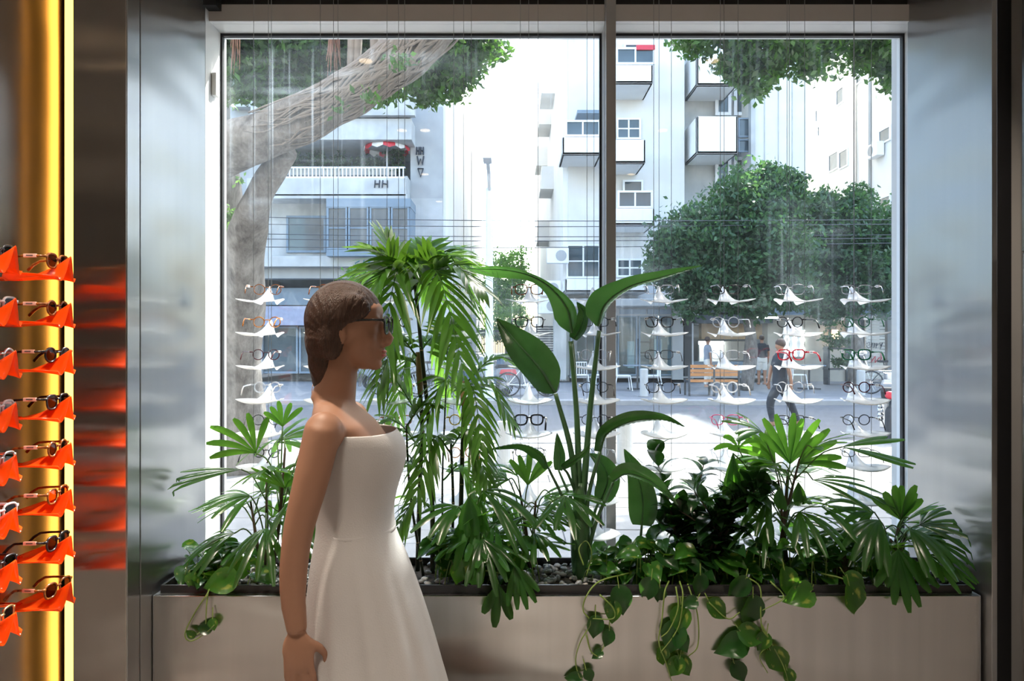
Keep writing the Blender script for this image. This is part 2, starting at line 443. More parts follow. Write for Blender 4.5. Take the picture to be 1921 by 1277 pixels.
# ------------------------------------------------------------------ planter
pl = empty('planter', (0.2, 2.93, 0), 0, 'long brushed steel planter box with black rim below the window', 'planter')
def ppart(name, mb, mat, **kw): return mb.build(name, M[mat], pl, origin=(0.2, 2.93, 0), **kw)
ppart('front_panel', MB().box(-1.305, 1.705, 2.72, 2.735, 0.0, 0.569), 'steel_dark', bevel=.002)
ppart('top_ledge', MB().box(-1.305, 1.705, 2.735, 2.772, 0.555, 0.569).box(-1.305, 1.705, 3.105, 3.12, 0.555, 0.569), 'steel')
ppart('back_panel', MB().box(-1.305, 1.705, 3.12, 3.13, 0.0, 0.569), 'steel')
ppart('end_panel', MB().box(-1.31, -1.305, 2.722, 3.13, 0, .569), 'steel'); ppart('end_panel', MB().box(1.705, 1.71, 2.722, 3.13, 0, .569), 'steel')
ppart('black_rim', MB().box(-1.297, 1.697, 2.752, 2.762, .5, .598).box(-1.297, 1.697, 3.10, 3.11, .5, .598).box(-1.297, -1.287, 2.762, 3.10, .5, .598).box(1.687, 1.697, 2.762, 3.10, .5, .598), 'blackrim', bevel=.0015)
tag(ppart('soil', MB().box(-1.287, 1.687, 2.762, 3.10, .45, .566), 'soil'), kind='stuff')
# ------------------------------------------------------------------ display trays, wires, eyewear
def tray_mesh():
    mb = MB(); nv, nu = 12, 20
    top = []
    for i in range(nv+1):
        v = i/nv; row = []
        hw = 0.097*(1-0.52*v**2.0)
        if v < .12: hw *= 1
        for k in range(nu+1):
            u = 2*k/nu-1; a = abs(u)
            y = -0.095 + 0.19*v - 0.03*(1-v)*(1-u*u)*0.0 + 0.045*(1-v)*a**2.2 - .012*v*(1-math.cos(u*PI))*.5
            z = -0.016*(1-u*u)*(1-v*.6) + 0.066*math.exp(-(u/0.34)**2)*(v**1.9) - 0.017*(v**3)*math.exp(-((a-.75)/.28)**2)
            row.append(Vector((u*hw, y, z)))
        top.append(row)
    mb.grid(top)
    m = nu+1
    bot = [[p-Vector((0, 0, .0025)) for p in r_] for r_ in top]
    b = len(mb.v); mb.grid([list(reversed(r_)) for r_ in bot])
    # rim
    def idx(i, k): return i*m+k
    def idb(i, k): return b+i*m+(m-1-k)
    for k in range(nu):
        mb.f.append((idx(0, k), idb(0, k), idb(0, k+1), idx(0, k+1))); mb.f.append((idx(nv, k), idx(nv, k+1), idb(nv, k+1), idb(nv, k)))
    for i in range(nv):
        mb.f.append((idx(i, 0), idx(i+1, 0), idb(i+1, 0), idb(i, 0))); mb.f.append((idx(i, nu), idb(i, nu), idb(i+1, nu), idx(i+1, nu)))
    return mb
TRAY_W = tray_mesh().mesh('tray_white', M['tray_white'], True)
TRAY_O = tray_mesh().mesh('tray_orange', M['tray_orange'], True)

# eyewear
def fr(name, col, rough=.25, col2=None, scale=60, trans=0):
    if trans:
        t = NT(name); p = t.n('ShaderNodeBsdfPrincipled', {'Base Color': c4(col), 'Roughness': .1}); tr = t.n('ShaderNodeBsdfTransparent', {'Color': c4(col)})
        return t.surf(t.n('ShaderNodeMixShader', {0: trans, 1: p, 2: tr}))
    return pbr(name, col, rough, 0, 0.1, scale, col2=col2)
FR = {
 'black': fr('frame_black', (.012, .012, .014)), 'tortoise': fr('frame_tortoise', (.05, .015, .005), .2, (.45, .15, .03), 70),
 'amber tortoise': fr('frame_amber', (.20, .04, .008), .2, (.75, .30, .05), 70), 'burgundy': fr('frame_burgundy', (.07, .008, .014)),
 'red': fr('frame_red', (.62, .01, .03)), 'green': fr('frame_green', (.006, .14, .055)), 'clear': fr('frame_clear', (.85, .87, .9), .1, trans=.45),
 'silver metal': pbr('frame_silver', (.6, .6, .62), .25, .9, .03), 'gold metal': pbr('frame_gold', (.6, .42, .2), .25, .9, .03),
 'white': fr('frame_white', (.8, .8, .82)), 'pink': fr('frame_pink', (.6, .06, .16)), 'spotted yellow': fr('frame_spot', (.03, .02, .01), .2, (.85, .62, .12), 160)}
M['lens'] = clearglass('clear_lens', (.97, .98, 1)); M['lens_dark'] = clearglass('dark_lens', (.16, .10, .09), .1); M['lens_orange'] = clearglass('orange_lens', (.8, .3, .1), .1)
M['tagpaper'] = pbr('price_tag', (.80, .78, .76), .5, 0, .03); M['tagpink'] = pbr('pink_tag', (.85, .55, .47), .5, 0, .03)
M['print'] = pbr('tag_print', (.15, .12, .12), .6)

def lens_outline(shape, sgn, n=28):
    cx = sgn*0.0335; pts = []
    a, b, e = {'round': (.0225, .0215, 2.0), 'rect': (.0265, .0185, 3.2), 'square': (.0255, .0215, 2.8), 'aviator': (.0265, .0225, 2.4)}[shape]
    for k in range(n):
        t = 2*PI*k/n; c, s_ = math.cos(t), math.sin(t)
        x = a*math.copysign(abs(c)**(2/e), c); z = b*math.copysign(abs(s_)**(2/e), s_)
        if shape in ('square', 'aviator') : x *= 1+0.10*(z/b)
        if shape == 'aviator' and z < 0: x -= sgn*0.004*(z/b)*-1
        pts.append(Vector((cx+x, -0.25*(abs(cx+x)**1.6)*0.4, z)))
    return pts
GL_CACHE = {}
def glasses_meshes(shape, thick):
    key = (shape, thick)
    if key in GL_CACHE: return GL_CACHE[key]
    r_ = thick
    front = MB(); lenses = []; temples = []
    for s_ in (-1, 1):
        o = lens_outline(shape, s_); front.tube(o, r_, 6, closed=True, flat=1.2)
        L = MB(); c = sum(o, Vector())/len(o); n = len(o)
        for dy in (-.0006, .0006): L.v += [tuple(p+Vector((0, dy, 0))) for p in o]
        L.f = [tuple(range(n)), tuple(range(2*n-1, n-1, -1))]; lenses.append(L)
        ex = s_*.0335+s_*.026
        front.beam((ex-s_*.004, -.001, .011), (s_*.068, -.004, .011), r_*2.2, r_*2.6)
        T = MB(); T.tube([(s_*.068, -.004, .011), (s_*.069, -.03, .0115), (s_*.068, -.065, .011), (s_*.066, -.092, .009), (s_*.064, -.112, -.004), (s_*.062, -.128, -.022)], [r_*.9, r_*.9, r_*.9, r_*1.0, r_*1.2, r_*1.25], 6, flat=1.4)
        temples.append(T)
    front.tube([(-.0125, 0, .006), (-.006, .003, .0095), (.006, .003, .0095), (.0125, 0, .006)], r_*1.05, 6)
    if shape == 'aviator': front.tube([(-.02, .001, .0205), (0, .003, .0215), (.02, .001, .0205)], r_, 6)
    GL_CACHE[key] = (front.mesh('frame_front', None, True), [t.mesh('temple', None, True) for t in temples], [l.mesh('lens', None, False) for l in lenses])
    return GL_CACHE[key]
def with_mat(me, mat):
    k = me.name+'|'+mat.name
    if k in GL_CACHE: return GL_CACHE[k]
    c = me.copy(); c.materials.clear(); c.materials.append(mat); GL_CACHE[k] = c; return c
TAG_W = MB().box(-.0035, .0035, -.016, .016, -.005, .005).mesh('tag', M['tagpaper'], bevel=.001)
TAG_P = MB().box(-.0035, .0035, -.019, .019, -.0055, .0055).mesh('tag', M['tagpink'], bevel=.001)
TAG_L = MB().box(-.004, .004, -.010, .010, -.0012, .0022).mesh('tag_print', M['print'])
def eyeglasses(name, label, group, loc, rz, color, shape, thick=.0022, lens='lens', tagm=None, tag_side=1, tilt=0.0, cat='glasses'):
    e = empty(name, loc, rz, label, cat, group); e.rotation_euler = (tilt, 0, rz)
    f, ts, ls_ = glasses_meshes(shape, thick)
    link_mesh('frame_front', with_mat(f, FR[color]), e)
    for t in ts: link_mesh('temple', with_mat(t, FR[color]), e)
    for l in ls_: link_mesh('lens', with_mat(l, M[lens]), e)
    if tagm:
        t = link_mesh('tag', tagm, e, (tag_side*.0695, -.045, .0115)); link_mesh('tag_print', TAG_L, t)
    return e

COLX = [(492.5-CX)*3.12/F + i*((1618-492.5)*3.12/F)/9 for i in range(10)]
ROWZ = [1.674-0.1386*k for k in range(8)]
YC = 3.125
rng = random.Random(5)
GRID = {  # (row, col): (colour, shape, thickness)
 (0,0):('tortoise','round',.0016),(0,1):('tortoise','square',.002),(0,2):('black','rect',.002),(0,3):('gold metal','round',.0013),(0,4):('tortoise','square',.0022),(0,5):None,(0,6):('silver metal','rect',.0013),(0,7):('black','rect',.002),(0,8):('silver metal','square',.0013),(0,9):('silver metal','rect',.0014),
 (1,0):('amber tortoise','round',.0022),(1,1):('clear','square',.002),(1,2):('black','round',.002),(1,3):('clear','round',.002),(1,4):('black','square',.0022),(1,5):('black','rect',.0016),(1,6):('black','square',.0022),(1,7):('clear','round',.0018),(1,8):('black','round',.0022),(1,9):('green','round',.002),
 (2,0):('burgundy','round',.0018),(2,1):('gold metal','square',.0018),(2,2):('clear','round',.002),(2,3):('silver metal','rect',.0014),(2,4):('clear','round',.0018),(2,5):('silver metal','round',.0013),(2,6):('black','rect',.0014),(2,7):('silver metal','rect',.0014),(2,8):('red','square',.0028),(2,9):('green','square',.0028),
 (3,0):('clear','round',.0024),(3,1):('tortoise','round',.0014),(3,2):('tortoise','round',.0014),(3,3):None,(3,4):None,(3,5):('black','round',.0016),(3,6):('black','aviator',.0018),(3,7):('white','round',.0024),(3,8):('silver metal','round',.0016),(3,9):('burgundy','round',.0022),
 (4,0):('black','round',.0016),(4,1):('clear','round',.002),(4,2):('tortoise','rect',.002),(4,3):('spotted yellow','round',.0026),(4,4):('black','square',.0034),(4,5):('black','round',.0015),(4,6):None,(4,7):('pink','square',.0017),(4,8):('black','rect',.002),(4,9):('black','round',.0018),
 (5,3):('amber tortoise','round',.002),(5,4):('black','rect',.0014),(5,5):('clear','round',.002),(5,0):('black','round',.002),(5,9):('black','rect',.0015),(5,7):('clear','square',.002)}
for r_ in range(8):
    for c in range(10):
        if r_ >= 6 and c in (0, 1): continue
        t = link_mesh('display_tray', TRAY_W, None, (COLX[c], YC, ROWZ[r_]))
        tag(t, f'white translucent eyewear tray in the {ORD[r_]} row from the top, {ORD[c]} column from the left', 'tray', 'white display trays in the window')
        t.rotation_euler = (R(rng.uniform(-2, 2)), 0, R(rng.uniform(-3, 3)))
        g_ = GRID.get((r_, c))
        if g_:
            eyeglasses('eyeglasses', f'{g_[0]} {g_[1] if g_[1]!="rect" else "narrow"} eyeglasses on the {ORD[r_]} row tray, {ORD[c]} window column', 'eyeglasses in the window display',
                       (COLX[c]+rng.uniform(-.004, .004), YC+.052, ROWZ[r_]+.043), R(rng.uniform(-7, 7)), *g_, tagm=TAG_W, tag_side=rng.choice((1, 1, -1)), tilt=R(rng.uniform(-3, 3)))
for c in range(10):
    for nm, dx, y in (('left', -.037, 3.12), ('right', .037, 3.12), ('rear', 0.0, 3.195)):
        w = MB().tube([(COLX[c]+dx, y, .46), (COLX[c]+dx, y, 3.35)], .0011, 6).build('display_wire', M['wire'], None, origin=(COLX[c]+dx, y, .46))
        tag(w, f'thin {nm} steel wire holding the {ORD[c]} column of window trays', 'wire', 'display wires in the window')

# orange shelves on the left wall
SH = [('tortoise','square','lens_dark'),('tortoise','round','lens_dark'),('black','round','lens_dark'),('black','square','lens_dark'),('tortoise','round','lens_dark'),('tortoise','square','lens_orange'),('black','square','lens_dark'),('tortoise','square','lens_dark')]
SH2 = [('black','square','lens_dark'),('clear','square','lens_dark'),('silver metal','round','lens'),('clear','square','lens'),('silver metal','square','lens_dark'),('clear','square','lens_dark'),('black','square','lens_dark'),('gold metal','square','lens_dark')]
for ci, (yc, dz, S_, side) in enumerate(((2.335, 0, SH, 'beside the light strip'), (2.075, .0, SH2, 'nearest the camera'))):
    for k in range(8):
        z = 1.705-.1455*k
        e = empty('shelf_tray', (-1.475, yc, z), -PI/2, f'neon orange shelf tray in the {ORD[k]} row, column {side}', 'tray', 'orange shelf trays on the left wall')
        link_mesh('tray_shell', TRAY_O, e)
        MB().tube([(0, -.112, -.012), (0, -.06, -.012)], .006, 8).build('mount_pin', M['tray_orange'], e)
        s_ = S_[k]
        eyeglasses('sunglasses', f'{s_[0]} {s_[1]} sunglasses on the {ORD[k]} orange tray {side}', 'sunglasses on the orange shelves',
                   (-1.475+.055, yc, z+.041), -PI/2+R(rng.uniform(-5, 5)), s_[0], s_[1], .0030, s_[2], TAG_P, 1, cat='sunglasses')
# ------------------------------------------------------------------ the street
M['pave'] = pbr('pavement_tile', (0.22, 0.22, 0.222), .8, 0, .14, 3, .2, 60)
M['pavejoint'] = pbr('pavement_joint', (0.25, 0.25, 0.25), .9)
M['asphalt'] = pbr('asphalt', (0.10, 0.107, 0.118), .75, 0, .15, 2, .3, 120)
M['kerb'] = pbr('kerb_stone', (0.3, 0.3, 0.3), .8, 0, .1)
M['farpave'] = pbr('far_pavement', (0.20, 0.205, 0.215), .8, 0, .15, 1.5)
M['concrete'] = pbr('pale_render', (0.44, 0.45, 0.445), .85, 0, .22, 1.6, .1, 20)
M['concrete2'] = pbr('grey_render', (0.36, 0.37, 0.37), .85, 0, .14, 1.5)
M['cream'] = pbr('cream_render', (0.68, 0.67, 0.64), .85, 0, .07, 1.0)
M['whitewall'] = pbr('white_render', (0.80, 0.80, 0.78), .85, 0, .05, .8)
M['beige'] = pbr('beige_render', (0.42, 0.39, 0.34), .85, 0, .12, 1.5)
M['bluemetal'] = pbr('blue_grey_metal', (0.16, 0.22, 0.28), .5, 0, .08)
M['darkmetal'] = pbr('dark_metal', (0.05, 0.055, 0.06), .5, 0, .1)
M['whitemetal'] = pbr('white_metal', (0.78, 0.80, 0.82), .45, 0, .03)
M['winpane'] = pbr('window_pane', (0.06, 0.085, 0.10), .06, 0, .5, .9)  # uneven dark tint painted in to stand for reflections in the panes
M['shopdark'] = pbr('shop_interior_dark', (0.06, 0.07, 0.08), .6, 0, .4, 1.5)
M['shopglass'] = clearglass('shopfront_glass', (.72, .84, .88))
M['wood'] = pbr('bench_wood', (0.45, 0.20, 0.07), .5, 0, .25, 3, stretch=(1, 8, 8))
M['woodlight'] = pbr('cafe_plywood', (0.50, 0.36, 0.22), .6, 0, .15, 2)
M['red'] = pbr('red_paint', (0.55, 0.02, 0.04), .35); M['pinkred'] = pbr('pink_helmet', (0.75, 0.08, 0.2), .3)
M['rubber'] = pbr('tyre_rubber', (0.02, 0.02, 0.022), .7); M['chrome'] = pbr('chrome', (.7, .71, .72), .15, 1, .03)
M['blueplastic'] = pbr('blue_body', (.06, .10, .16), .3); M['greybody'] = pbr('grey_body', (.22, .24, .27), .35)
def barkmat(name, dark, mid, pale):
    t = NT(name); co = t.coord('Object', (1, 1, .55)); a = t.noise(co, 7, 6, .65); b = t.noise(t.coord('Object', (1, 1, .3)), 32, 5, .7); c = t.noise(co, 2.2, 3)
    s = t.math('ADD', t.math('MULTIPLY', a, .5), t.math('ADD', t.math('MULTIPLY', b, .3), t.math('MULTIPLY', c, .25)))
    r = t.ramp(s, [(.38, dark), (.5, mid), (.66, pale)])
    bp = t.n('ShaderNodeBump', {'Strength': .8, 'Distance': .04, 'Height': s})
    return t.surf(t.n('ShaderNodeBsdfPrincipled', {'Base Color': r, 'Roughness': .9, 'Normal': bp}))
M['bark'] = barkmat('ficus_bark', (.045, .038, .034), (.13, .118, .108), (.25, .235, .22)); M['aerial'] = pbr('aerial_root', (0.17, 0.09, 0.065), .9, 0, .25, 20)
M['rootgrey'] = pbr('grey_root', (0.15, 0.13, 0.115), .9, 0, .35, 12)
M['ficus'] = leafmat('ficus_leaves', (.02, .06, .014), (.14, .34, .035), .3, .35, island=True)
M['ficus_far'] = leafmat('far_leaves', (.035, .085, .04), (.13, .28, .07), .45, .33, island=True, spec=.4)
M['bushleaf'] = leafmat('alley_leaves', (.08, .20, .04), (.25, .5, .08), .5, .4, island=True)
M['towel'] = pbr('blue_towel', (.07, .25, .62), .9); M['yellow'] = pbr('yellow_trim', (.75, .5, .1), .8)
M['graffiti'] = pbr('black_graffiti', (.03, .04, .06), .8); M['cyan'] = pbr('cyan_graffiti', (.05, .35, .45), .8); M['redgraf'] = pbr('red_graffiti', (.6, .05, .08), .8)
M['shutter'] = pbr('shutter_slat', (.60, .58, .52), .6, 0, .08)
M['lampwarm'] = emit('wall_lamp_glow', (1, .62, .3), 7); M['lampcool'] = emit('shop_tube_light', (.9, .97, 1.0), 9)
M['awning'] = pbr('grey_awning', (.30, .32, .42), .8); M['poster'] = pbr('poster_print', (.6, .58, .55), .6, 0, .5, 8)

# ground
np_ = struct('near_pavement', MB().box(-14, 20, 3.5, 11.0, -.14, -.02), M['pavejoint'])
TILE = MB().box(-.395, .395, -.195, .195, -.02, 0.0).mesh('paver', M['pave'], bevel=.004)
cnt = 0; rg = random.Random(3)
for j in range(18):
    for i in range(17):
        y = 3.72+j*.4; x = -5.2+i*.8+(j % 2)*.4+(j-6)*.0
        o = link_mesh('paver', TILE, np_, (x, y, rg.uniform(-.003, .002))); cnt += 1
struct('near_kerb', MB().box(-14, 20, 11.0, 11.25, -.2, .0), M['kerb'], bevel=.02)
struct('road', MB().box(-40, 60, 11.25, 18.75, -.3, -.13), M['asphalt'])
struct('far_kerb', MB().box(-40, 60, 18.75, 19.0, -.3, .0), M['kerb'], bevel=.02)
struct('far_pavement', MB().box(-40, 60, 19.0, 32, -.3, -.005), M['farpave'])
struct('alley_ground', MB().box(-12, 30, 32, 90, -.3, -.01), M['farpave'])

def fbox(mb, px0, px1, py0, py1, Y0, Y1):
    return mb.box(XW(px0, Y0), XW(px1, Y0), Y0, Y1, ZW(py1, Y0), ZW(py0, Y0))
def win(parent, px0, px1, py0, py1, Y, frame='whitemetal', cols=1, rowsn=1, fw=.06, pane='winpane', d=.08):
    """window: frame proud of the wall (part) with panes (sub-parts)"""
    x0, x1, z0, z1 = XW(px0, Y), XW(px1, Y), ZW(py1, Y), ZW(py0, Y)
    c = ((x0+x1)/2, Y, (z0+z1)/2)
    m = MB().box(x0, x0+fw, Y-d, Y, z0, z1).box(x1-fw, x1, Y-d, Y, z0, z1).box(x0+fw, x1-fw, Y-d, Y, z0, z0+fw).box(x0+fw, x1-fw, Y-d, Y, z1-fw, z1)
    for i in range(1, cols):
        x = x0+(x1-x0)*i/cols; m.box(x-fw*.4, x+fw*.4, Y-d*.9, Y, z0+fw, z1-fw)
    for i in range(1, rowsn):
        z = z0+(z1-z0)*i/rowsn; m.box(x0+fw, x1-fw, Y-d*.85, Y, z-fw*.35, z+fw*.35)
    o = m.build('window', M[frame], parent, origin=c)
    for i in range(cols):
        a, b = x0+(x1-x0)*i/cols, x0+(x1-x0)*(i+1)/cols
        p_ = MB().box(a+fw*.3, b-fw*.3, Y-d*.4, Y-.005, z0+fw*.3, z1-fw*.3).mesh('pane', M[pane], origin=c)
        link_mesh('pane', p_, o)
    return o
def bpart(parent, name, mat, *boxes, bevel=0.0):
    m = MB()
    for b in boxes: fbox(m, *b)
    v = np.array(m.v); c = tuple(v.mean(0))
    return m.build(name, M[mat], parent, origin=c, bevel=bevel)

# --- left building
LB = empty('apartment_building', (-6, 27, 0), 0, 'grey concrete building with balcony railing and striped parasol, left of the alley', 'building')
bpart(LB, 'wall', 'concrete', (432, 830, 372, 480, 27, 40)); bpart(LB, 'wall', 'concrete', (432, 830, -300, 200, 27, 40))
bpart(LB, 'wall', 'concrete2', (770, 830, 200, 372, 27, 40)); bpart(LB, 'wall', 'concrete2', (432, 500, 200, 372, 27.4, 40))
bpart(LB, 'wall', 'concrete2', (432, 492, 520, 702, 27, 40)); bpart(LB, 'wall', 'concrete2', (690, 830, 520, 702, 27, 40))
bpart(LB, 'recess_wall', 'bluemetal', (500, 770, 200, 372, 29.2, 29.5))
bpart(LB, 'side_wall', 'whitewall', (826, 836, -300, 702, 27.3, 60))
bpart(LB, 'floor_slab', 'concrete', (446, 782, 480, 500, 26.0, 27), bevel=.02); bpart(LB, 'floor_band', 'concrete2', (470, 800, 500, 522, 26.4, 27))
bpart(LB, 'balcony_parapet', 'concrete', (462, 762, 334, 368, 26.0, 26.2), bevel=.02); bpart(LB, 'balcony_floor', 'concrete', (462, 764, 364, 372, 26.0, 29))
bpart(LB, 'balcony_side', 'concrete', (758, 764, 330, 368, 26.2, 27)); 
bpart(LB, 'soffit', 'concrete', (470, 772, 222, 262, 26.0, 29.2), bevel=.02); bpart(LB, 'upper_parapet', 'concrete', (470, 778, 170, 216, 25.8, 26.1))
for a, b in ((505, 585), (590, 655), (660, 752)): win(LB, a, b, 268, 330, 29.18, 'bluemetal', 1, 1, .08)
win(LB, 538, 612, 405, 474, 26.98, 'bluemetal', 1, 1, .08)
bay = bpart(LB, 'bay', 'bluemetal', (612, 770, 372, 388, 25.6, 27), (612, 770, 468, 480, 25.6, 27))
for a, b in ((614, 652), (654, 692), (694, 732), (734, 768)): win(LB, a, b, 388, 468, 25.7, 'bluemetal', 1, 2, .06)
bpart(LB, 'bay_side', 'bluemetal', (764, 770, 388, 468, 25.7, 27)); bpart(LB, 'bay_side', 'bluemetal', (612, 616, 388, 468, 25.7, 27))
m = MB(); Y = 26.05
for i in range(36):
    px = 508+i*7.1; m.box(XW(px, Y)-.018, XW(px, Y)+.018, Y-.02, Y+.02, ZW(333, Y), ZW(315, Y))
fbox(m, 506, 760, 312.5, 315.5, Y-.03, Y+.03); fbox(m, 506, 760, 331, 334, Y-.03, Y+.03)
m.build('railing', M['whitemetal'], LB, origin=(XW(630, Y), Y, ZW(325, Y)))
# ground floor shop
bpart(LB, 'shop_back', 'shopdark', (480, 705, 520, 700, 29, 29.2)); win(LB, 492, 560, 612, 700, 27.2, 'bluemetal', 1, 1, .07); win(LB, 562, 630, 612, 700, 27.2, 'bluemetal', 1, 1, .07)
win(LB, 632, 690, 560, 700, 27.2, 'bluemetal', 1, 2, .07)
bpart(LB, 'shop_sign', 'awning', (486, 602, 574, 610, 26.7, 27)); bpart(LB, 'shop_header', 'bluemetal', (486, 700, 540, 572, 27.1, 27.4))
win(LB, 700, 760, 560, 690, 26.98, 'bluemetal', 2, 2, .06)
def strokes(parent, name, mat, px, py, w, h, Y, lines, r_=.03):
    mb = MB()
    for ln in lines:
        mb.tube([P(px+x*w, py+y*h, Y) for x, y in ln], r_, 5, flat=.4)
    return mb.build(name, M[mat], parent, origin=P(px, py, Y))
HH = [[(0, 0), (-.05, 1)], [(.35, 0), (.3, 1)], [(0, .5), (.35, .5)], [(.6, 0), (.55, 1)], [(.95, 0), (.95, 1)], [(.6, .45), (.95, .55)]]
strokes(LB, 'graffiti', 'graffiti', 704, 338, 24, 14, 25.98, HH, .06)
strokes(LB, 'graffiti', 'graffiti', 782, 276, 13, 14, 26.97, HH, .07); strokes(LB, 'graffiti', 'graffiti', 783, 293, 12, 16, 26.97, [[(0, 0), (.2, 1), (.5, .3), (.8, 1), (1, 0)]], .07)
strokes(LB, 'graffiti', 'graffiti', 784, 316, 10, 16, 26.97, [[(0, 0), (1, 0), (.5, 1), (0, 0)]], .06)
strokes(LB, 'graffiti', 'cyan', 666, 486, 42, 15, 25.97, [[(.2, .2), (0, .5), (.1, 1), (.25, .8), (.1, .6)], [(.3, 1), (.4, .1), (.5, 1)], [(.33, .6), (.48, .6)], [(.6, 0), (.6, 1)], [(.75, 0), (.6, .5), (.78, 1)], [(.86, .2), (.86, 1)], [(.86, .6), (1, .6)], [(1, .1), (1, 1)]], .028)

# a further building left of it, mostly out of view
NB = empty('apartment_building', (-18, 27, 0), 0, 'plain pale building at the far left edge of the street', 'building')
bpart(NB, 'wall', 'cream', (-500, 330, -320, 702, 27, 40)); bpart(NB, 'roof_edge', 'concrete', (-500, 332, -330, -320, 26.8, 40))
for fy in (600, 430, 270, 110, -50):
    for px in range(-420, 300, 130): win(NB, px, px+70, fy, fy+70, 26.98, 'whitemetal', 2, 1, .08)
# parasol on the balcony
ps = empty('balcony_parasol', P(726, 330, 27), 0, 'red and white striped parasol with scalloped edge on the balcony', 'parasol')
MB().tube([(0, 0, 0), (0, 0, 1.5)], .03, 8).build('pole', M['whitemetal'], ps)
for k in range(12):
    a0, a1 = 2*PI*k/12, 2*PI*(k+1)/12; g_ = MB(); rows = []
    for j in range(5):
        r_ = .82*j/4; z = 1.55-.55*(j/4)**1.9
        rows.append([Vector((r_*math.cos(a), r_*math.sin(a), z)) for a in (a0, (a0+a1)/2, a1)])
    rows.append([Vector((.83*math.cos(a), .83*math.sin(a), 1.0-d_)) for a, d_ in ((a0, .08), ((a0+a1)/2, .16), (a1, .08))])
    g_.grid(rows); g_.build('canopy_panel', M['red'] if k % 2 else M['whitemetal'], ps)

# --- leaf clouds
def leafcloud(name, blobs, n, size, mat, parent, seed=1, shell=.55, droop=0.0, per=40):
    """blobs: list of (cx,cy,cz,rx,ry,rz); one mesh of folded leaf quads"""
    r = np.random.RandomState(seed); B = np.array(blobs, float)
    vol = (B[:, 3]*B[:, 4]*B[:, 5])**.67; nc = max(6, n//per); k = r.choice(len(B), nc, p=vol/vol.sum())
    d = r.normal(size=(nc, 3)); d /= np.linalg.norm(d, axis=1)[:, None]
    rad = shell+(1.12-shell)*r.rand(nc)**.8
    cc = B[k, :3]+d*B[k, 3:]*rad[:, None]
    ci = r.randint(0, nc, n); sprd = (B[k, 3:].min(1)*.22).clip(size*.8, size*3.2)
    c = cc[ci]+r.normal(size=(n, 3))*sprd[ci][:, None]*np.array([1, 1, .75])
    # cluster leaves in twigs
    ax = r.normal(size=(n, 3)); ax[:, 2] -= droop; ax /= np.linalg.norm(ax, axis=1)[:, None]
    sd = np.cross(ax, r.normal(size=(n, 3))); sd /= np.linalg.norm(sd, axis=1)[:, None]
    nn = np.cross(ax, sd)
    L = size*(.6+.8*r.rand(n))[:, None]; W = L*.24
    v = np.stack([c-ax*L*.5, c+sd*W+nn*W*.3, c+ax*L*.5, c-sd*W+nn*W*.3], 1).reshape(-1, 3)
    o0 = c.mean(0)
    v = v-o0
    me = bpy.data.meshes.new(name)
    me.vertices.add(4*n); me.vertices.foreach_set('co', v.ravel())
    me.loops.add(4*n); me.loops.foreach_set('vertex_index', np.arange(4*n, dtype=np.int32))
    me.polygons.add(n); me.polygons.foreach_set('loop_start', np.arange(0, 4*n, 4, dtype=np.int32)); me.polygons.foreach_set('loop_total', np.full(n, 4, np.int32))
    me.update(calc_edges=True); me.materials.append(mat)
    o = link_mesh(name, me, parent); o.location = Vector(o0)-(parent.matrix_basis.translation if parent else Vector()); o['kind'] = 'stuff'
    return o
def bl(px, py, Y, rpx, rpy, ry=None):
    p = P(px, py, Y); k = Y/F; return (p.x, p.y, p.z, rpx*k, ry or (rpx+rpy)/2*k, rpy*k)

# near ficus tree: trunk outside left, big limb crossing the window
tb = P(452, 878, 8.6); tb.z = 0
FT = empty('ficus_tree', tb, 0, 'large old ficus with a thick grey limb crossing behind the glass', 'tree')
def tpart(name, mat, ctrl, radii, n=24, seg=14, lump=.06, seed=0):
    pts = smooth_path(ctrl, n); rr = np.interp(np.linspace(0, 1, n), np.linspace(0, 1, len(radii)), radii)
    mb = MB(); mb.tube(pts, list(rr), seg)
    rg_ = random.Random(seed); ph = [rg_.uniform(0, 6) for _ in range(4)]
    nv = []
    for i in range(n):
        for k in range(seg):
            p = Vector(mb.v[i*seg+k]); c = pts[i]; a = 2*PI*k/seg
            f = 1+lump*(math.sin(3*a+ph[0]+i*.35)+.6*math.sin(5*a+ph[1]-i*.5)+.7*math.sin(i*.9+ph[2]+2*a))
            nv.append(tuple(c+(p-c)*f))
    mb.v = nv
    return mb.build(name, M[mat], FT, smooth=True, origin=ctrl[0])
Yb = 6.6
tpart('trunk', 'bark', [tb, P(450, 720, 8.4), P(455, 560, 8.0), P(462, 440, 7.6), P(490, 360, 7.2), P(540, 285, 6.9)], [.34, .24, .23, .19, .13, .10], 30, 16, .07, 2)
tpart('trunk', 'bark', [tb+Vector((-.5, .3, 0)), P(425, 700, 8.9), P(425, 520, 8.8), P(405, 330, 8.4), P(330, 120, 8.0)], [.40, .28, .25, .25, .22], 24, 14, .07, 9)
tpart('limb', 'bark', [Vector((-3.36, 8.45, 2.75)), Vector((-3.2, 7.6, 2.98)), P(400, 295, 6.9), P(500, 250, 6.7), P(600, 210, 6.6), P(690, 155, 6.6), P(760, 100, 6.7), P(830, 20, 6.8), P(880, -70, 7.0)], [.24, .24, .23, .205, .20, .19, .21, .25, .28], 48, 18, .07, 4)
rg = random.Random(8)
limb = smooth_path([Vector((-3.36, 8.45, 2.75)), Vector((-3.2, 7.6, 2.98)), P(400, 295, 6.9), P(500, 250, 6.7), P(600, 210, 6.6), P(690, 155, 6.6), P(760, 100, 6.7), P(830, 20, 6.8), P(880, -70, 7.0)], 60)
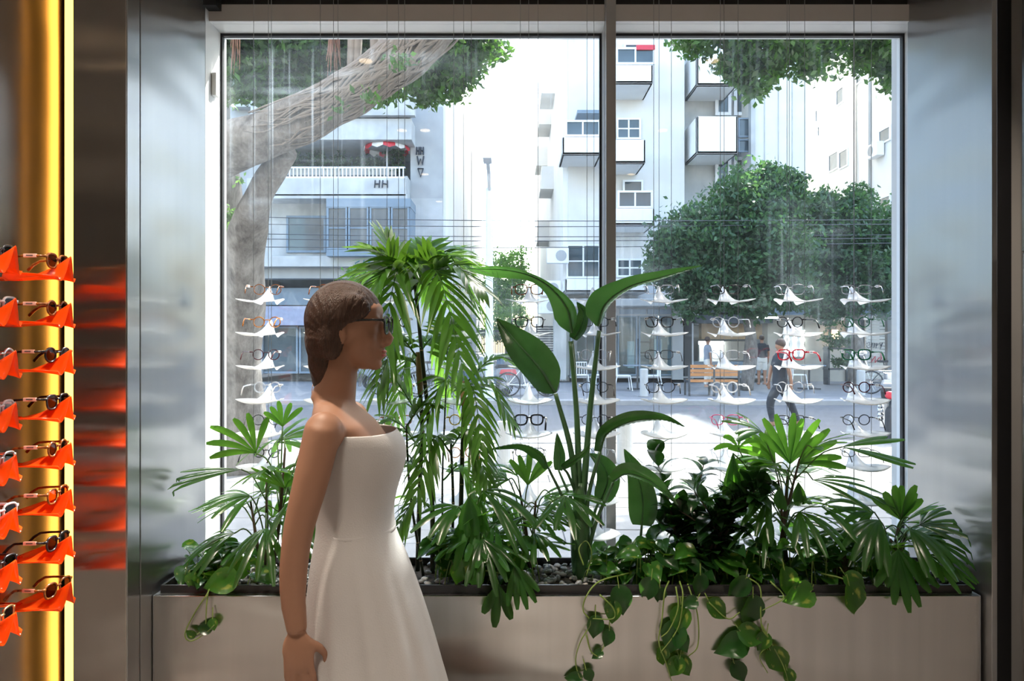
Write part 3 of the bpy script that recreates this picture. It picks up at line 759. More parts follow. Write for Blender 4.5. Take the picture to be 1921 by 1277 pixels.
def limb_root(t0, t1, seed, r0=.012):
    g_ = random.Random(seed); i0, i1 = int(t0*59), int(t1*59); pts = []; a = g_.uniform(.1, 2.9)
    for i in range(i0, i1, 2):
        a += g_.uniform(-.35, .35); t = (limb[min(i+1, 59)]-limb[i-1]).normalized(); s1 = t.cross(Vector((0, 1, 0))).normalized(); s2 = t.cross(s1)
        rad = np.interp(i/59, np.linspace(0, 1, 9), [.24, .24, .23, .205, .20, .19, .21, .25, .28])*1.05
        pts.append(limb[i]+s1*(math.cos(a)*rad)+s2*(math.sin(a)*rad))
    if len(pts) < 3: return
    # keep the roots on the side facing the shop
    MB().tube(smooth_path(pts, 22), [r0*(.6+.5*math.sin(PI*k/21)) for k in range(22)], 6).build('aerial_root', M['rootgrey'], FT, smooth=True, origin=pts[0])
for k in range(70): limb_root(rg.uniform(.36, .7), rg.uniform(.7, .98), 100+k, rg.uniform(.007, .016))
for px0, w, y1, n in ((625, 18, 150, 30), (440, 14, 140, 16)):
    for k in range(n):
        x = px0+rg.uniform(-w, w); x2 = px0+rg.uniform(-w, w)*.8
        MB().tube(smooth_path([P(x, -60, 6.9), P((x+x2)/2+rg.uniform(-3, 3), 40, 6.9), P(x2, y1-rg.uniform(0, 60), 6.9+rg.uniform(-.06, .06))], 8), [.006]*5+[.005, .004, .002], 5).build('aerial_root', M['aerial'], FT, origin=P(x, -60, 6.9))
for x, x2 in ((668, 655), (676, 668), (705, 700)):
    tpart('aerial_root', 'rootgrey', [P(x, -60, 6.9), P((x+x2)/2, 60, 6.85), P(x2, 165, 6.75)], [.05, .045, .03], 10, 8, .05, x)
leafcloud('foliage', [bl(470, 110, 7.6, 80, 62, .8), bl(540, 100, 7.8, 70, 70, .8), bl(440, 60, 7.4, 90, 80, .8), bl(600, 80, 8.0, 70, 75, .8), bl(520, 170, 7.5, 45, 32, .5), bl(470, 165, 7.5, 50, 28, .5), bl(680, 60, 8.2, 80, 90, .8), bl(760, 80, 8.2, 80, 80, .6), bl(390, 120, 7.6, 60, 60, .7), bl(720, 150, 7.9, 45, 28, .4)], 26000, .085, M['ficus'], FT, 3, .1, .5)
leafcloud('foliage', [bl(840, 90, 7.8, 60, 60, .6), bl(890, 70, 7.9, 50, 40, .5), bl(830, 140, 7.6, 35, 40, .4), bl(925, 70, 8.0, 30, 22, .3), bl(860, 130, 7.8, 35, 35, .3), bl(790, 160, 7.5, 30, 20, .3), bl(735, 190, 7.2, 10, 12, .2)], 8500, .085, M['ficus'], FT, 4, .1, .5)
leafcloud('foliage', [bl(690, 185, 6.3, 14, 10, .1), bl(650, 190, 6.3, 16, 12, .1), bl(755, 120, 6.3, 10, 12, .1)], 110, .07, M['ficus'], FT, 14, .1, .3)
leafcloud('foliage', [bl(440, 420, 8.2, 40, 35, .4), bl(480, 455, 8.1, 40, 26, .4), bl(430, 360, 8.2, 26, 30, .3)], 420, .075, M['bushleaf'], FT, 15, .1, .3)
# second near tree whose branches hang in at the top right
FT2 = empty('ficus_tree', (6.3, 8.4, 0), 0, 'leafy branches of a second street tree hanging in at the top right', 'tree')
_s = FT; FT = FT2
tpart('trunk', 'bark', [Vector((6.3, 8.4, 0)), Vector((6.2, 8.4, 2)), Vector((5.7, 8.2, 4.2)), Vector((4.6, 8.0, 5.4)), Vector((2.9, 7.9, 5.9))], [.3, .22, .18, .12, .05], 24, 12, .06, 5)
leafcloud('foliage', [bl(1400, 90, 7.8, 55, 40, .5), bl(1380, 130, 7.7, 22, 45, .3), bl(1440, 115, 7.8, 40, 45, .4), bl(1480, 90, 7.9, 50, 40, .5), bl(1560, 80, 8.0, 60, 35, .5), bl(1640, 95, 8.1, 50, 35, .5), bl(1690, 120, 8.1, 25, 45, .4), bl(1340, 70, 7.8, 40, 25, .4), bl(1300, 75, 7.8, 28, 22, .3), bl(1450, 0, 8.0, 170, 60, .8), bl(1680, 20, 8.2, 130, 80, .8), bl(1425, 165, 7.7, 18, 14, .2), bl(1520, 120, 7.8, 22, 18, .2)], 19000, .085, M['ficus'], FT2, 5, .1, .5)
leafcloud('foliage', [(x+.3*(j % 2), y, 7.1+.3*math.sin(x*2+y), .95, .95, .6) for x in (3.3, 4.7, 6.1, 7.3) for j, y in enumerate((6.2, 7.8, 9.4, 11.0))]+[(1.6, 11.2, 7.0, .9, .9, .6), (.2, 11.6, 7.2, .9, .9, .6)]+[(x, 12.7, 8.1, .9, .9, .5) for x in (-.6, .8, 2.2, 3.6, 5, 6.4, 7.8)], 31000, .17, M['ficus'], FT2, 25, .1, .3, 60)  # crown above the view, added to shade the near pavement and most of the room
FT = _s

# --- right building
RB = empty('apartment_building', (6, 27, 0), 0, 'tall white apartment building with stacked balconies, right of the alley', 'building')
bpart(RB, 'wall', 'cream', (1066, 1284, -320, 560, 27.6, 45)); bpart(RB, 'side_wall', 'whitewall', (1056, 1068, -320, 720, 27.8, 62))
bpart(RB, 'recess_wall', 'concrete', (1280, 1412, -320, 560, 28.4, 45)); bpart(RB, 'tower_wall', 'cream', (1408, 1512, -320, 560, 27.2, 45))
bpart(RB, 'rib', 'concrete', (1409, 1417, -320, 560, 27.0, 27.3))
def balcony(parent, px0, px1, py0, py1, Y0, Y1, mat='whitewall', glaze=None, nm=None):
    bpart(parent, 'balcony', mat, (px0, px1, py0, py1, Y0, Y0+.15), (px0, px0+4, py0, py1, Y0, Y1), (px1-4, px1, py0, py1, Y0, Y1), (px0, px1, py1-5, py1, Y0, Y1), bevel=.015)
    if glaze: win(parent, glaze[0], glaze[1], glaze[2], glaze[3], glaze[4], 'whitemetal', glaze[5], 1, .07)
for (a, b, c, d, g_) in ((1150, 1225, 122, 156, (1155, 1228, 90, 122, 26.0, 2)), (1055, 1128, 257, 290, (1060, 1126, 226, 257, 26.3, 2)), (1150, 1211, 262, 306, None), (1152, 1228, 391, 422, (1158, 1224, 358, 391, 25.9, 2)), (1060, 1215, 523, 548, None)):
    balcony(RB, a, b, c, d, 25.8, 27.7, 'whitewall', g_)
for (a, b, c, d, k, n) in ((1156, 1202, 222, 262, 2, 2), (1168, 1206, 338, 362, 1, 1), (1156, 1206, 485, 520, 2, 2), (1062, 1126, 458, 522, 2, 2), (1170, 1200, 82, 96, 1, 1)): win(RB, a, b, c, d, 27.55, 'whitemetal', k, n, .07)
bpart(RB, 'awning', 'bluemetal', (1083, 1128, 206, 212, 26.2, 27.6)); bpart(RB, 'awning', 'red', (1194, 1229, 84, 93, 25.9, 27.6))
for c, d in ((86, 160), (218, 288)): balcony(RB, 1307, 1384, c, d, 26.6, 28.4, 'whitewall')
for c, d in ((165, 217), (295, 356), (20, 84)):
    win(RB, 1341, 1371, c, d, 28.3, 'whitemetal', 1, 1, .12); win(RB, 1376, 1405, c, d, 28.3, 'whitemetal', 1, 1, .12)
for c, d in ((222, 258), (262, 286)): win(RB, 1384, 1406, c, d, 27.4, 'bluemetal', 1, 1, .05)
for px in (1434, 1460, 1486): bpart(RB, 'panel_joint', 'concrete', (px, px+1.2, -320, 520, 27.17, 27.25))
# side balconies and air conditioners along the alley
for (py, Y) in ((150, 33), (210, 36), (290, 40), (330, 34), (430, 38)):
    z = ZW(py, Y); MB().box(1.35, 1.95, Y, Y+2.2, z-.5, z+.45).box(1.3, 1.9, Y-.05, Y+2.25, z-.6, z-.5).build('side_balcony', M['cream'], RB, origin=(1.6, Y, z))
def aircon(parent, c, face='Y'):
    w = (.8, .3, .55) if face == 'Y' else (.3, .8, .55); x, y, z = c
    o = MB().cbox(c, w).build('air_conditioner', M['whitemetal'], parent, origin=c, bevel=.02)
    m_ = MB(); m_.lathe([(.2, 0), (.2, -.02), (.05, -.02)], (.12 if face == 'Y' else -w[0]/2, -w[1]/2 if face == 'Y' else .12, 0), 16, 'Y' if face == 'Y' else 'X')
    link_mesh('fan_grille', m_.mesh('fan_grille', M['concrete2']), o); return o
aircon(RB, P(1031, 541, 27.2)); aircon(RB, P(1029, 574, 27.2)); aircon(RB, P(1046, 480, 27.2))
# ground floor shopfronts under the right building
bpart(RB, 'canopy', 'concrete', (1060, 1300, 560, 574, 25.6, 27.6), bevel=.02); bpart(RB, 'shop_header', 'concrete2', (1066, 1310, 576, 592, 26.6, 27))
for a, b in ((1070, 1110), (1163, 1212), (1215, 1262)): bpart(RB, 'header_panel', 'bluemetal', (a, b, 580, 589, 26.5, 26.62))
bpart(RB, 'shop_back', 'concrete2', (1060, 1450, 556, 712, 31, 31.2)); bpart(RB, 'shop_ceiling', 'concrete', (1070, 1440, 586, 590, 27, 31)); bpart(RB, 'shop_floor', 'concrete2', (1070, 1440, 706, 709, 26.7, 31))
for a, b in ((1070, 1116), (1118, 1156), (1158, 1195), (1198, 1234), (1236, 1262)): win(RB, a, b, 592, 704, 26.8, 'bluemetal', 1, 1, .05, 'shopglass')
bpart(RB, 'pillar', 'concrete2', (1262, 1282, 590, 712, 26.5, 27.4)); bpart(RB, 'pillar', 'darkmetal', (1284, 1298, 590, 712, 26.8, 27.4)); bpart(RB, 'pillar', 'concrete', (1040, 1062, 556, 712, 26.8, 27.6))
bpart(RB, 'mirror', 'whitewall', (1228, 1242, 636, 690, 27.4, 27.6)); bpart(RB, 'mirror', 'whitewall', (1178, 1190, 640, 690, 28, 28.2))
bpart(RB, 'display_shelf', 'darkmetal', (1196, 1225, 640, 643, 28.5, 29), (1196, 1225, 660, 663, 28.5, 29), (1196, 1199, 635, 700, 28.5, 29), (1222, 1225, 635, 700, 28.5, 29))
bpart(RB, 'tube_light', 'lampcool', (1220, 1236, 592, 595, 28, 28.2)); bpart(RB, 'tube_light', 'lampcool', (1408, 1460, 594, 597, 26.0, 26.2))
bpart(RB, 'shop_roof', 'shopdark', (1296, 1450, 560, 606, 27, 31))
bpart(RB, 'counter', 'woodlight', (1316, 1440, 606, 636, 28, 28.4)); bpart(RB, 'counter', 'beige', (1372, 1420, 640, 676, 28, 29)); bpart(RB, 'lit_shelf', 'lampcool', (1314, 1366, 640, 646, 29, 29.3)); bpart(RB, 'shelf_wall', 'whitewall', (1312, 1368, 640, 690, 29.4, 29.6))
bpart(RB, 'counter_front', 'bluemetal', (1300, 1440, 678, 700, 27.6, 28)); bpart(RB, 'pillar', 'whitemetal', (1296, 1301, 604, 712, 27, 27.2))
# gate at the alley mouth
gt = empty('slatted_gate', P(1027, 655, 28), 0, 'dark horizontal slat gate closing the alley beside the white building', 'gate')
gx0, gx1, gz0, gz1 = XW(1008, 28), XW(1046, 28), 0, ZW(610, 28)
for k in range(22):
    z = gz0+.1+k*(gz1-gz0-.1)/22
    MB().box(gx0, gx1, 27.96, 28.0, z, z+.06).build('slat', M['darkmetal'], gt, origin=gt.location)
MB().box(gx0-.05, gx0, 27.95, 28.03, gz0, gz1+.05).box(gx1, gx1+.05, 27.95, 28.03, gz0, gz1+.05).build('gate_post', M['darkmetal'], gt, origin=gt.location)
# alley fence, steps wall
fn = empty('alley_fence', (XW(925, 34.1), 34.1, .55), 0, 'thin dark metal railing fence deep in the alley', 'fence')
for k in range(26): MB().box(XW(893+k*2.6, 34.1)-.012, XW(893+k*2.6, 34.1)+.012, 34.1, 34.13, .55, 1.95).build('bar', M['darkmetal'], fn, origin=fn.location)
MB().box(XW(892, 34.1), XW(962, 34.1), 34.1, 34.14, 1.9, 1.97).box(XW(892, 34.1), XW(962, 34.1), 34.1, 34.14, .6, .66).build('rail', M['darkmetal'], fn, origin=fn.location)
struct('alley_wall', MB().box(XW(835, 34), XW(962, 34), 34, 34.3, 0, .55), M['concrete'])
struct('alley_wall', MB().box(XW(856, 30), XW(893, 30), 30, 30.3, 0, ZW(590, 30)), M['concrete2'])
AT = empty('alley_tree', (XW(955, 48), 48, 0), 0, 'hazy pale green tree deep in the alley between the buildings', 'tree')
MB().tube([(0, 0, 0), (.1, 0, 2.5), (0, 0, 5)], [.18, .14, .08], 8).build('trunk', M['bark'], AT)
leafcloud('foliage', [bl(950, 520, 48, 38, 45), bl(966, 490, 49, 26, 28), bl(935, 560, 47, 34, 40), bl(968, 560, 48, 24, 45)], 6500, .22, M['bushleaf'], AT, 6, .35)
AB = empty('alley_bush', (XW(950, 35), 35, 0), 0, 'bright green bush behind the dark alley railing', 'bush')
MB().tube([(0, 0, 0), (0, 0, 1.6)], [.08, .04], 8).build('stem', M['bark'], AB)
leafcloud('foliage', [bl(950, 600, 35, 34, 30), bl(920, 625, 35, 26, 22), bl(975, 620, 35, 22, 28)], 3000, .13, M['bushleaf'], AB, 7, .3)

# --- side-wall building on the far right
SB = empty('apartment_building', (16, 30, 0), 0, 'bright white side wall with small windows at the far right', 'building')
xs = 14.65
MB().box(xs, xs+10, 25.6, 42, 0, 19).build('wall', M['whitewall'], SB, origin=(16, 30, 0))
def sidewin(pxa, pxb, pya, pyb, fw=.06):
    ya, yb = xs*F/(pxa-CX), xs*F/(pxb-CX); ym = (ya+yb)/2; z0, z1 = ZW(pyb, ym), ZW(pya, ym)
    y0, y1 = min(ya, yb), max(ya, yb); c = (xs, ym, (z0+z1)/2)
    o = MB().box(xs-.06, xs, y0, y1, z0, z0+fw).box(xs-.06, xs, y0, y1, z1-fw, z1).box(xs-.06, xs, y0, y0+fw, z0+fw, z1-fw).box(xs-.06, xs, y1-fw, y1, z0+fw, z1-fw).build('window', M['whitemetal'], SB, origin=c)
    link_mesh('pane', MB().box(xs-.03, xs-.002, y0+fw*.5, y1-fw*.5, z0+fw*.5, z1-fw*.5).mesh('pane', M['winpane'], origin=c), o)
for a in ((1570, 1584, 165, 196), (1607, 1618, 137, 157), (1531, 1536, 205, 230), (1535, 1540, 236, 257), (1556, 1574, 286, 320), (1575, 1592, 281, 315), (1650, 1672, 240, 268), (1650, 1672, 368, 396), (1654, 1664, 122, 140)): sidewin(*a)
ya = xs*F/(1652-CX); aircon(SB, (xs-.2, ya, ZW(282, ya)), 'X'); ya = xs*F/(1634-CX)
MB().tube([(xs-.06, ya, 0), (xs-.06, ya, 19)], .05, 8).build('drain_pipe', M['concrete2'], SB, origin=(16, 30, 0)); MB().tube([(xs-.05, ya+1.2, 0), (xs-.05, ya+1.2, 19)], .03, 8).build('drain_pipe', M['beige'], SB, origin=(16, 30, 0))
# low annex below the trees
AX = empty('street_annex', (11.5, 27, 0), 0, 'low beige street wall with roller shutter and wall lamp under the trees', 'building')
bpart(AX, 'wall', 'beige', (1440, 1620, 585, 716, 27.4, 28)); bpart(AX, 'wall', 'concrete2', (1665, 1790, 575, 716, 27.4, 28)); bpart(AX, 'roof', 'bluemetal', (1436, 1790, 568, 590, 26.8, 28.5)); bpart(AX, 'door', 'darkmetal', (1588, 1622, 600, 716, 27.3, 27.45))
for k in range(18):
    bpart(AX, 'shutter_slat', 'shutter', (1624, 1660, 600+k*6.2, 605+k*6.2, 27.2, 27.3))
strokes(AX, 'graffiti', 'graffiti', 1626, 641, 30, 12, 27.15, [[(0, .3), (.15, 0), (.2, .5), (0, .6), (.1, 1), (.25, .8)], [(.35, .2), (.3, .8), (.45, .9), (.5, .2), (.35, .2)], [(.58, 1), (.6, .2), (.72, .3), (.62, .6)], [(.8, .2), (.88, .6), (1, .1), (.85, 1.1)]], .025)
strokes(AX, 'graffiti', 'redgraf', 1634, 668, 26, 12, 27.15, [[(0, 1), (.3, 0), (.3, 1), (.6, .2), (.8, .2), (.6, .9)], [(.7, -.6), (.75, .3)]], .03)
wlmp = empty('wall_lamp', P(1562, 628, 27.35), 0, 'small glowing warm wall lamp on the beige street wall', 'lamp')
MB().cbox((0, -.05, 0), (.2, .1, .45)).build('bracket', M['darkmetal'], wlmp); MB().lathe([(.10, -.18), (.12, 0), (.10, .18)], (0, -.2, 0), 14).build('lamp_shade', M['lampwarm'], wlmp)
nt = empty('neon_sign', P(1488, 642, 27.3), 0, 'white glowing lattice sign on the street wall', 'sign')
mm = MB()
for k in range(3):
    x = -.28+.28*k; mm.tube([(x, 0, .45), (x+.14, 0, .1), (x, 0, -.25), (x+.14, 0, -.5)], .018, 6).tube([(x+.14, 0, .45), (x, 0, .1), (x+.14, 0, -.25), (x, 0, -.5)], .018, 6)
mm.tube([(-.3, 0, .55), (.3, 0, .55)], .03, 6); mm.build('light_tube', M['lampcool'], nt)
MB().box(-.36, .36, .03, .06, -.55, .62).build('backing', M['concrete2'], nt)
# tiered flower stand
fs = empty('flower_stand', (XW(1578, 25.5), 25.5, 0), 0, 'dark tiered flower stand with plants beside the wall lamp', 'plant stand')
for z in (.5, 1.2): MB().box(-.55, .55, -.2, .2, z, z+.06).build('shelf', M['darkmetal'], fs)
for x in (-.5, .5): MB().box(x-.03, x+.03, -.2, .2, 0, 1.3).build('leg', M['darkmetal'], fs)
leafcloud('foliage', [(XW(1578, 25.5), 25.5, 1.5, .5, .25, .22), (XW(1578, 25.5), 25.5, .8, .5, .25, .2)], 700, .14, M['ficus_far'], fs, 9, .2)

# --- far street trees
def street_tree(label, px, Y, blobs, n, seed, mat='ficus_far'):
    e = empty('street_tree', (XW(px, Y), Y, 0), 0, label, 'tree', 'street trees across the road')
    z0 = ZW(520, Y)
    MB().tube(smooth_path([(0, 0, 0), (.15, 0, 1.5), (-.1, 0, 3), (.1, 0, z0+1.2)], 12), [.2]*4+[.16]*4+[.1]*4, 10).build('trunk', M['bark'], e, smooth=True)
    leafcloud('foliage', blobs, n, .17, M[mat], e, seed, .25, .3); return e
street_tree('dense dark green street tree across the road, left of the pair', 1400, 22.5, [bl(1330, 450, 22, 85, 60), bl(1400, 400, 22.5, 70, 75), bl(1270, 470, 22, 50, 45), bl(1440, 480, 22, 85, 75), bl(1350, 530, 22, 85, 55), bl(1460, 390, 22.8, 45, 55), bl(1250, 510, 22, 40, 28), bl(1440, 550, 22, 75, 45), bl(1440, 330, 22.6, 18, 35), bl(1480, 350, 22.8, 26, 30), bl(1300, 565, 22, 50, 30)], 42000, 11)
street_tree('sunlit lighter green street tree across the road, right of the pair', 1600, 23.5, [bl(1560, 430, 23.5, 60, 60), bl(1620, 440, 23.5, 70, 65), bl(1680, 470, 23.5, 60, 60), bl(1590, 510, 23.2, 85, 55), bl(1670, 540, 23.2, 70, 50), bl(1540, 390, 23.6, 35, 30), bl(1610, 375, 23.6, 26, 26), bl(1560, 560, 23, 60, 40), bl(1740, 500, 23.5, 60, 70)], 36000, 12, 'ficus_far')
leafcloud_parent = None
LBsh = empty('young_tree', (XW(675, 24.5), 24.5, 0), 0, 'slim young tree with pale crown in front of the left shopfront', 'tree')
MB().tube([(0, 0, 0), (.03, 0, 1.8), (0, 0, 3.7)], [.05, .04, .02], 8).build('trunk', M['bark'], LBsh)
leafcloud('foliage', [bl(675, 518, 24.5, 22, 14)], 420, .13, M['bushleaf'], LBsh, 21, .1)
BS = empty('balcony_plants', P(620, 330, 27.5), 0, 'row of leafy potted plants along the second floor balcony', 'plants')
MB().box(-2.6, 2.4, -.15, .15, .0, .3).build('trough', M['concrete2'], BS)
leafcloud('foliage', [bl(540, 302, 27.5, 24, 16), bl(600, 304, 27.5, 26, 12), bl(640, 300, 27.5, 16, 16), bl(690, 306, 27.5, 26, 10), bl(742, 300, 27.5, 14, 18)], 2200, .16, M['ficus_far'], BS, 22, .1)

# --- overhead cables across the street
for i, (y0, y1) in enumerate(((404, 412), (418, 420), (446, 446), (462, 455), (436, 440))):
    Yc = 21+i*.3
    o = MB().tube(smooth_path([P(300, y0, Yc), P(960, (y0+y1)/2+6, Yc), P(1750, y1, Yc)], 24), .012, 5).build('overhead_cable', M['darkmetal'], None, origin=P(300, y0, Yc))
    tag(o, f'{ORD[i]} thin dark overhead cable above the street, counted from the top', 'cable', 'overhead cables')

# --- lamp post and bollards
lp = empty('lamp_post', (XW(918, 19.6), 19.6, 0), 0, 'slim grey lamp post on the far pavement', 'lamp post')
MB().lathe([(.16, 0), (.16, .35), (.11, .4), (.10, 1.5), (.09, 5.5)], seg=16).build('pole', M['alu'], lp); MB().tube([(0, 0, 5.4), (0, -.5, 5.8), (0, -1.4, 5.9)], .05, 8).build('arm', M['alu'], lp); MB().cbox((0, -1.6, 5.88), (.2, .6, .1)).build('lamp_head', M['alu'], lp)
def bollard(px, Y, label, h=.52, r_=.095):
    e = empty('bollard', (XW(px, Y), Y, 0), 0, label, 'bollard', 'street bollards')
    MB().lathe([(r_, 0), (r_, h-.03), (r_*.85, h)], seg=18).build('post', M['concrete'], e); MB().lathe([(r_*1.4, 0), (r_*1.4, .02)], seg=18).build('base_plate', M['kerb'], e)
for a in ((946, 9.05, 'pale concrete bollard by the kerb, left of the window mullion'), (1172, 9.05, 'pale concrete bollard by the kerb, right of the window mullion'), (1208, 20, 'short grey bollard before the white cafe chairs', .75, .11), (1615, 20.3, 'short grey bollard before the flower stand', .7, .11), (705, 9.05, 'pale concrete bollard by the kerb behind the walking woman')): bollard(*a)

# --- cafe chairs, tables, bench
def cafe_chair(px, Y, rz, label):
    e = empty('cafe_chair', (XW(px, Y), Y, 0), rz, label, 'chair', 'white cafe chairs across the road')
    MB().cbox((0, 0, .45), (.42, .42, .03)).build('seat', M['whitemetal'], e)
    for sx in (-1, 1):
        MB().tube([(sx*.2, .2, .45), (sx*.24, .26, 0)], .014, 6).build('leg', M['whitemetal'], e)
        MB().tube([(sx*.2, -.2, .82), (sx*.2, -.19, .45), (sx*.24, -.28, 0)], .014, 6).build('leg', M['whitemetal'], e)
    b = MB()
    for k in range(6): b.tube([(-.19+.076*k, -.2, .47), (-.19+.076*k, -.22, .82)], .009, 5)
    b.tube([(-.21, -.22, .83), (.21, -.22, .83)], .014, 6).build('backrest', M['whitemetal'], e)
cafe_chair(1168, 22.4, R(-90), 'white metal cafe chair left of the small table'); cafe_chair(1224, 22.4, R(90), 'white metal cafe chair right of the small table')
cafe_chair(1090, 22.8, R(180), 'white slatted cafe chair left of the mullion'); cafe_chair(1130, 22.8, R(180), 'white slatted cafe chair partly behind the mullion'); cafe_chair(1495, 23, R(-90), 'white cafe chair beside the dark round table')
def cafe_table(px, Y, label):
    e = empty('cafe_table', (XW(px, Y), Y, 0), 0, label, 'table', 'cafe tables across the road')
    MB().box(-.4, .4, -.3, .3, .72, .75).build('table_top', M['bluemetal'], e); MB().tube([(0, 0, .03), (0, 0, .72)], .03, 8).build('column', M['darkmetal'], e)
    MB().beam((-.28, -.2, .02), (.28, .2, .02), .04).beam((-.28, .2, .02), (.28, -.2, .02), .04).build('foot', M['darkmetal'], e)
cafe_table(1196, 22.9, 'small cafe table between two white chairs'); cafe_table(1518, 23, 'dark cafe table near the flower stand')
bn = empty('street_bench', (XW(1336, 20.3), 20.3, 0), 0, 'wooden slatted street bench seen from behind', 'bench')
W2 = .64
for i, z in enumerate((.48, .58, .68, .80)):
    for sx in (-1, 1): MB().box(min(sx*.02, sx*W2), max(sx*.02, sx*W2), -.2, -.17, z-.04 if i else z-.1, z+.045 if i else z-.04).build('slat', M['wood'], bn)
for k in range(4): MB().box(-W2, W2, -.12+k*.11, -.03+k*.11, .40, .43).build('slat', M['wood'], bn)
for sx in (-W2-.03, 0, W2+.03): MB().beam((sx, -.2, 0), (sx, -.17, .84), .05).beam((sx, .3, 0), (sx, .3, .42), .05).beam((sx, -.2, .4), (sx, .3, .4), .05).build('frame', M['darkmetal'], bn)

# --- bicycles and scooters
def wheel(parent, c, r_, mat='rubber', w=.03):
    o = MB().torus((0, 0, 0), r_-w, w, 'Y', 28, 8).build('wheel', M['rubber'], parent); o.location = c
    sp = MB()
    for k in range(10):
        a = PI*k/10; sp.tube([((r_-w)*math.cos(a), 0, (r_-w)*math.sin(a)), (-(r_-w)*math.cos(a), 0, -(r_-w)*math.sin(a))], .004, 4, False)
    sp.lathe([(.04, -.04), (.04, .04)], (0, 0, 0), 10, 'Y'); link_mesh('spokes', sp.mesh('spokes', M['chrome']), o)
def bicycle(px, Y, rz, mat, label):
    e = empty('bicycle', (XW(px, Y), Y, 0), rz, label, 'bicycle', 'bicycles across the road')
    wheel(e, (-.52, 0, .33), .33, w=.02); wheel(e, (.52, 0, .33), .33, w=.02)
    MB().tube([(-.52, 0, .33), (-.05, 0, .30), (.38, 0, .72), (-.17, 0, .74), (-.05, 0, .30)], .017, 6).tube([(-.17, 0, .74), (-.52, 0, .33)], .012, 6).build('frame', M[mat], e)
    MB().tube([(.52, 0, .33), (.36, 0, .82), (.33, 0, .98)], .016, 6).build('fork', M[mat], e); MB().tube([(.28, -.28, 1.02), (.35, -.1, 1.0), (.35, .1, 1.0), (.28, .28, 1.02)], .014, 6).build('handlebar', M['chrome'], e)
    MB().tube([(-.17, 0, .74), (-.2, 0, .9)], .014, 6).cbox((-.22, 0, .92), (.26, .14, .06)).build('saddle', M['rubber'], e)
    MB().torus((-.05, 0, .3), .09, .012, 'Y', 16, 6).build('crank', M['darkmetal'], e)
def scooter(px, Y, rz, mat, label, helmet=False, accent=None):
    e = empty('scooter', (XW(px, Y), Y, 0), rz, label, 'scooter', 'parked scooters across the road')
    wheel(e, (-.58, 0, .25), .25, w=.06); wheel(e, (.62, 0, .25), .25, w=.06)
    MB().prism([(-.85, .55), (-.8, .75), (-.2, .78), (-.12, .55), (-.1, .3), (.35, .28), (.5, .7), (.55, 1.0), (.6, 1.0), (.68, .6), (.6, .45), (.45, .2), (-.25, .2), (-.4, .35)], -.16, .16).build('body', M[mat], e, bevel=.03)
    MB().prism([(-.85, .76), (-.75, .86), (-.25, .84), (-.18, .78)], -.14, .14).build('seat', M['rubber'], e, bevel=.02)
    MB().tube([(.55, 0, .95), (.5, 0, 1.08)], .03, 8).tube([(.42, -.33, 1.1), (.5, 0, 1.08), (.42, .33, 1.1)], .016, 6).build('handlebar', M['darkmetal'], e)
    MB().lathe([(.02, 0), (.08, .03), (.09, .06)], (.6, 0, .95), 12, 'X').build('headlight', M['whitemetal'], e)
    MB().prism([(.45, .5), (.62, .55), (.85, .4), (.78, .36), (.62, .47)], -.08, .08).build('mudguard', M[accent or mat], e)
    if accent: MB().prism([(-.75, .6), (-.7, .72), (-.3, .72), (-.25, .55)], -.175, .175).build('side_cover', M[accent], e, bevel=.01)
    if helmet: MB().ell((-.45, 0, .98), (.16, .13, .13)).build('top_case', M['pinkred'], e, smooth=True)
scooter(985, 20.4, R(12), 'greybody', 'grey scooter with red panels parked behind the white bicycle', False, 'red'); bicycle(990, 19.9, R(-4), 'whitemetal', 'white framed bicycle in front of the red-panelled scooter')
scooter(905, 20.8, R(30), 'blueplastic', 'dark blue scooter parked just left of the lamp post'); scooter(872, 22.2, R(40), 'greybody', 'grey scooter left of the dark blue scooter'); bicycle(748, 20.6, R(8), 'greybody', 'grey bicycle behind the tall palm'); bicycle(815, 19.8, R(-6), 'darkmetal', 'dark bicycle seen through the palm stems')
scooter(722, 22.6, R(-25), 'greybody', 'grey scooter behind the palm near the walking woman')
hm = MB().ell((XW(1031, 20.6), 20.6, ZW(681, 20.6)), (.17, .14, .14)).build('helmet', M['pinkred'], None, smooth=True, origin=(XW(1031, 20.6), 20.6, ZW(681, 20.6)))
tag(hm, 'pink red helmet resting on the red-panelled scooter', 'helmet')
bicycle(1672, 20.8, R(-15), 'darkmetal', 'dark bicycle parked beyond the motorcycle on the right')
# motorcycle near kerb on the right
mc = empty('motorcycle', (XW(1672, 11.9), 11.9, -.13), R(62), 'silver and black motorcycle parked at the near kerb on the right', 'motorcycle')
wheel(mc, (-.7, 0, .32), .32, w=.07); wheel(mc, (.72, 0, .32), .32, w=.06)
MB().prism([(-.2, .78), (-.1, .95), (.3, 1.0), (.42, .85), (.2, .72)], -.15, .15).build('tank', M['greybody'], mc, bevel=.04); MB().prism([(-.85, .85), (-.8, .93), (-.15, .86), (-.2, .74), (-.6, .74)], -.13, .13).build('seat', M['rubber'], mc, bevel=.03)
MB().cbox((.02, 0, .45), (.45, .32, .4)).lathe([(.13, -.2), (.13, .2)], (.12, 0, .5), 14, 'Y').build('engine', M['chrome'], mc, bevel=.01); MB().tube([(-.6, 0, .6), (.0, 0, .7), (.45, 0, .9), (.3, 0, .25), (-.2, 0, .25), (-.7, 0, .32)], .03, 8).build('frame', M['darkmetal'], mc)
for s_ in (-.09, .09): MB().tube([(.72, s_, .32), (.5, s_, .95), (.44, s_, 1.1)], .03, 8).build('fork', M['chrome'], mc)
for s_ in (-.14, .14): MB().tube(smooth_path([(-.6, s_, .4)]+[(-.6+.0, s_+.0, .4+.07*k) for k in range(1, 6)], 12), [.045 if k % 2 else .03 for k in range(12)], 10).build('spring', M['chrome'], mc)
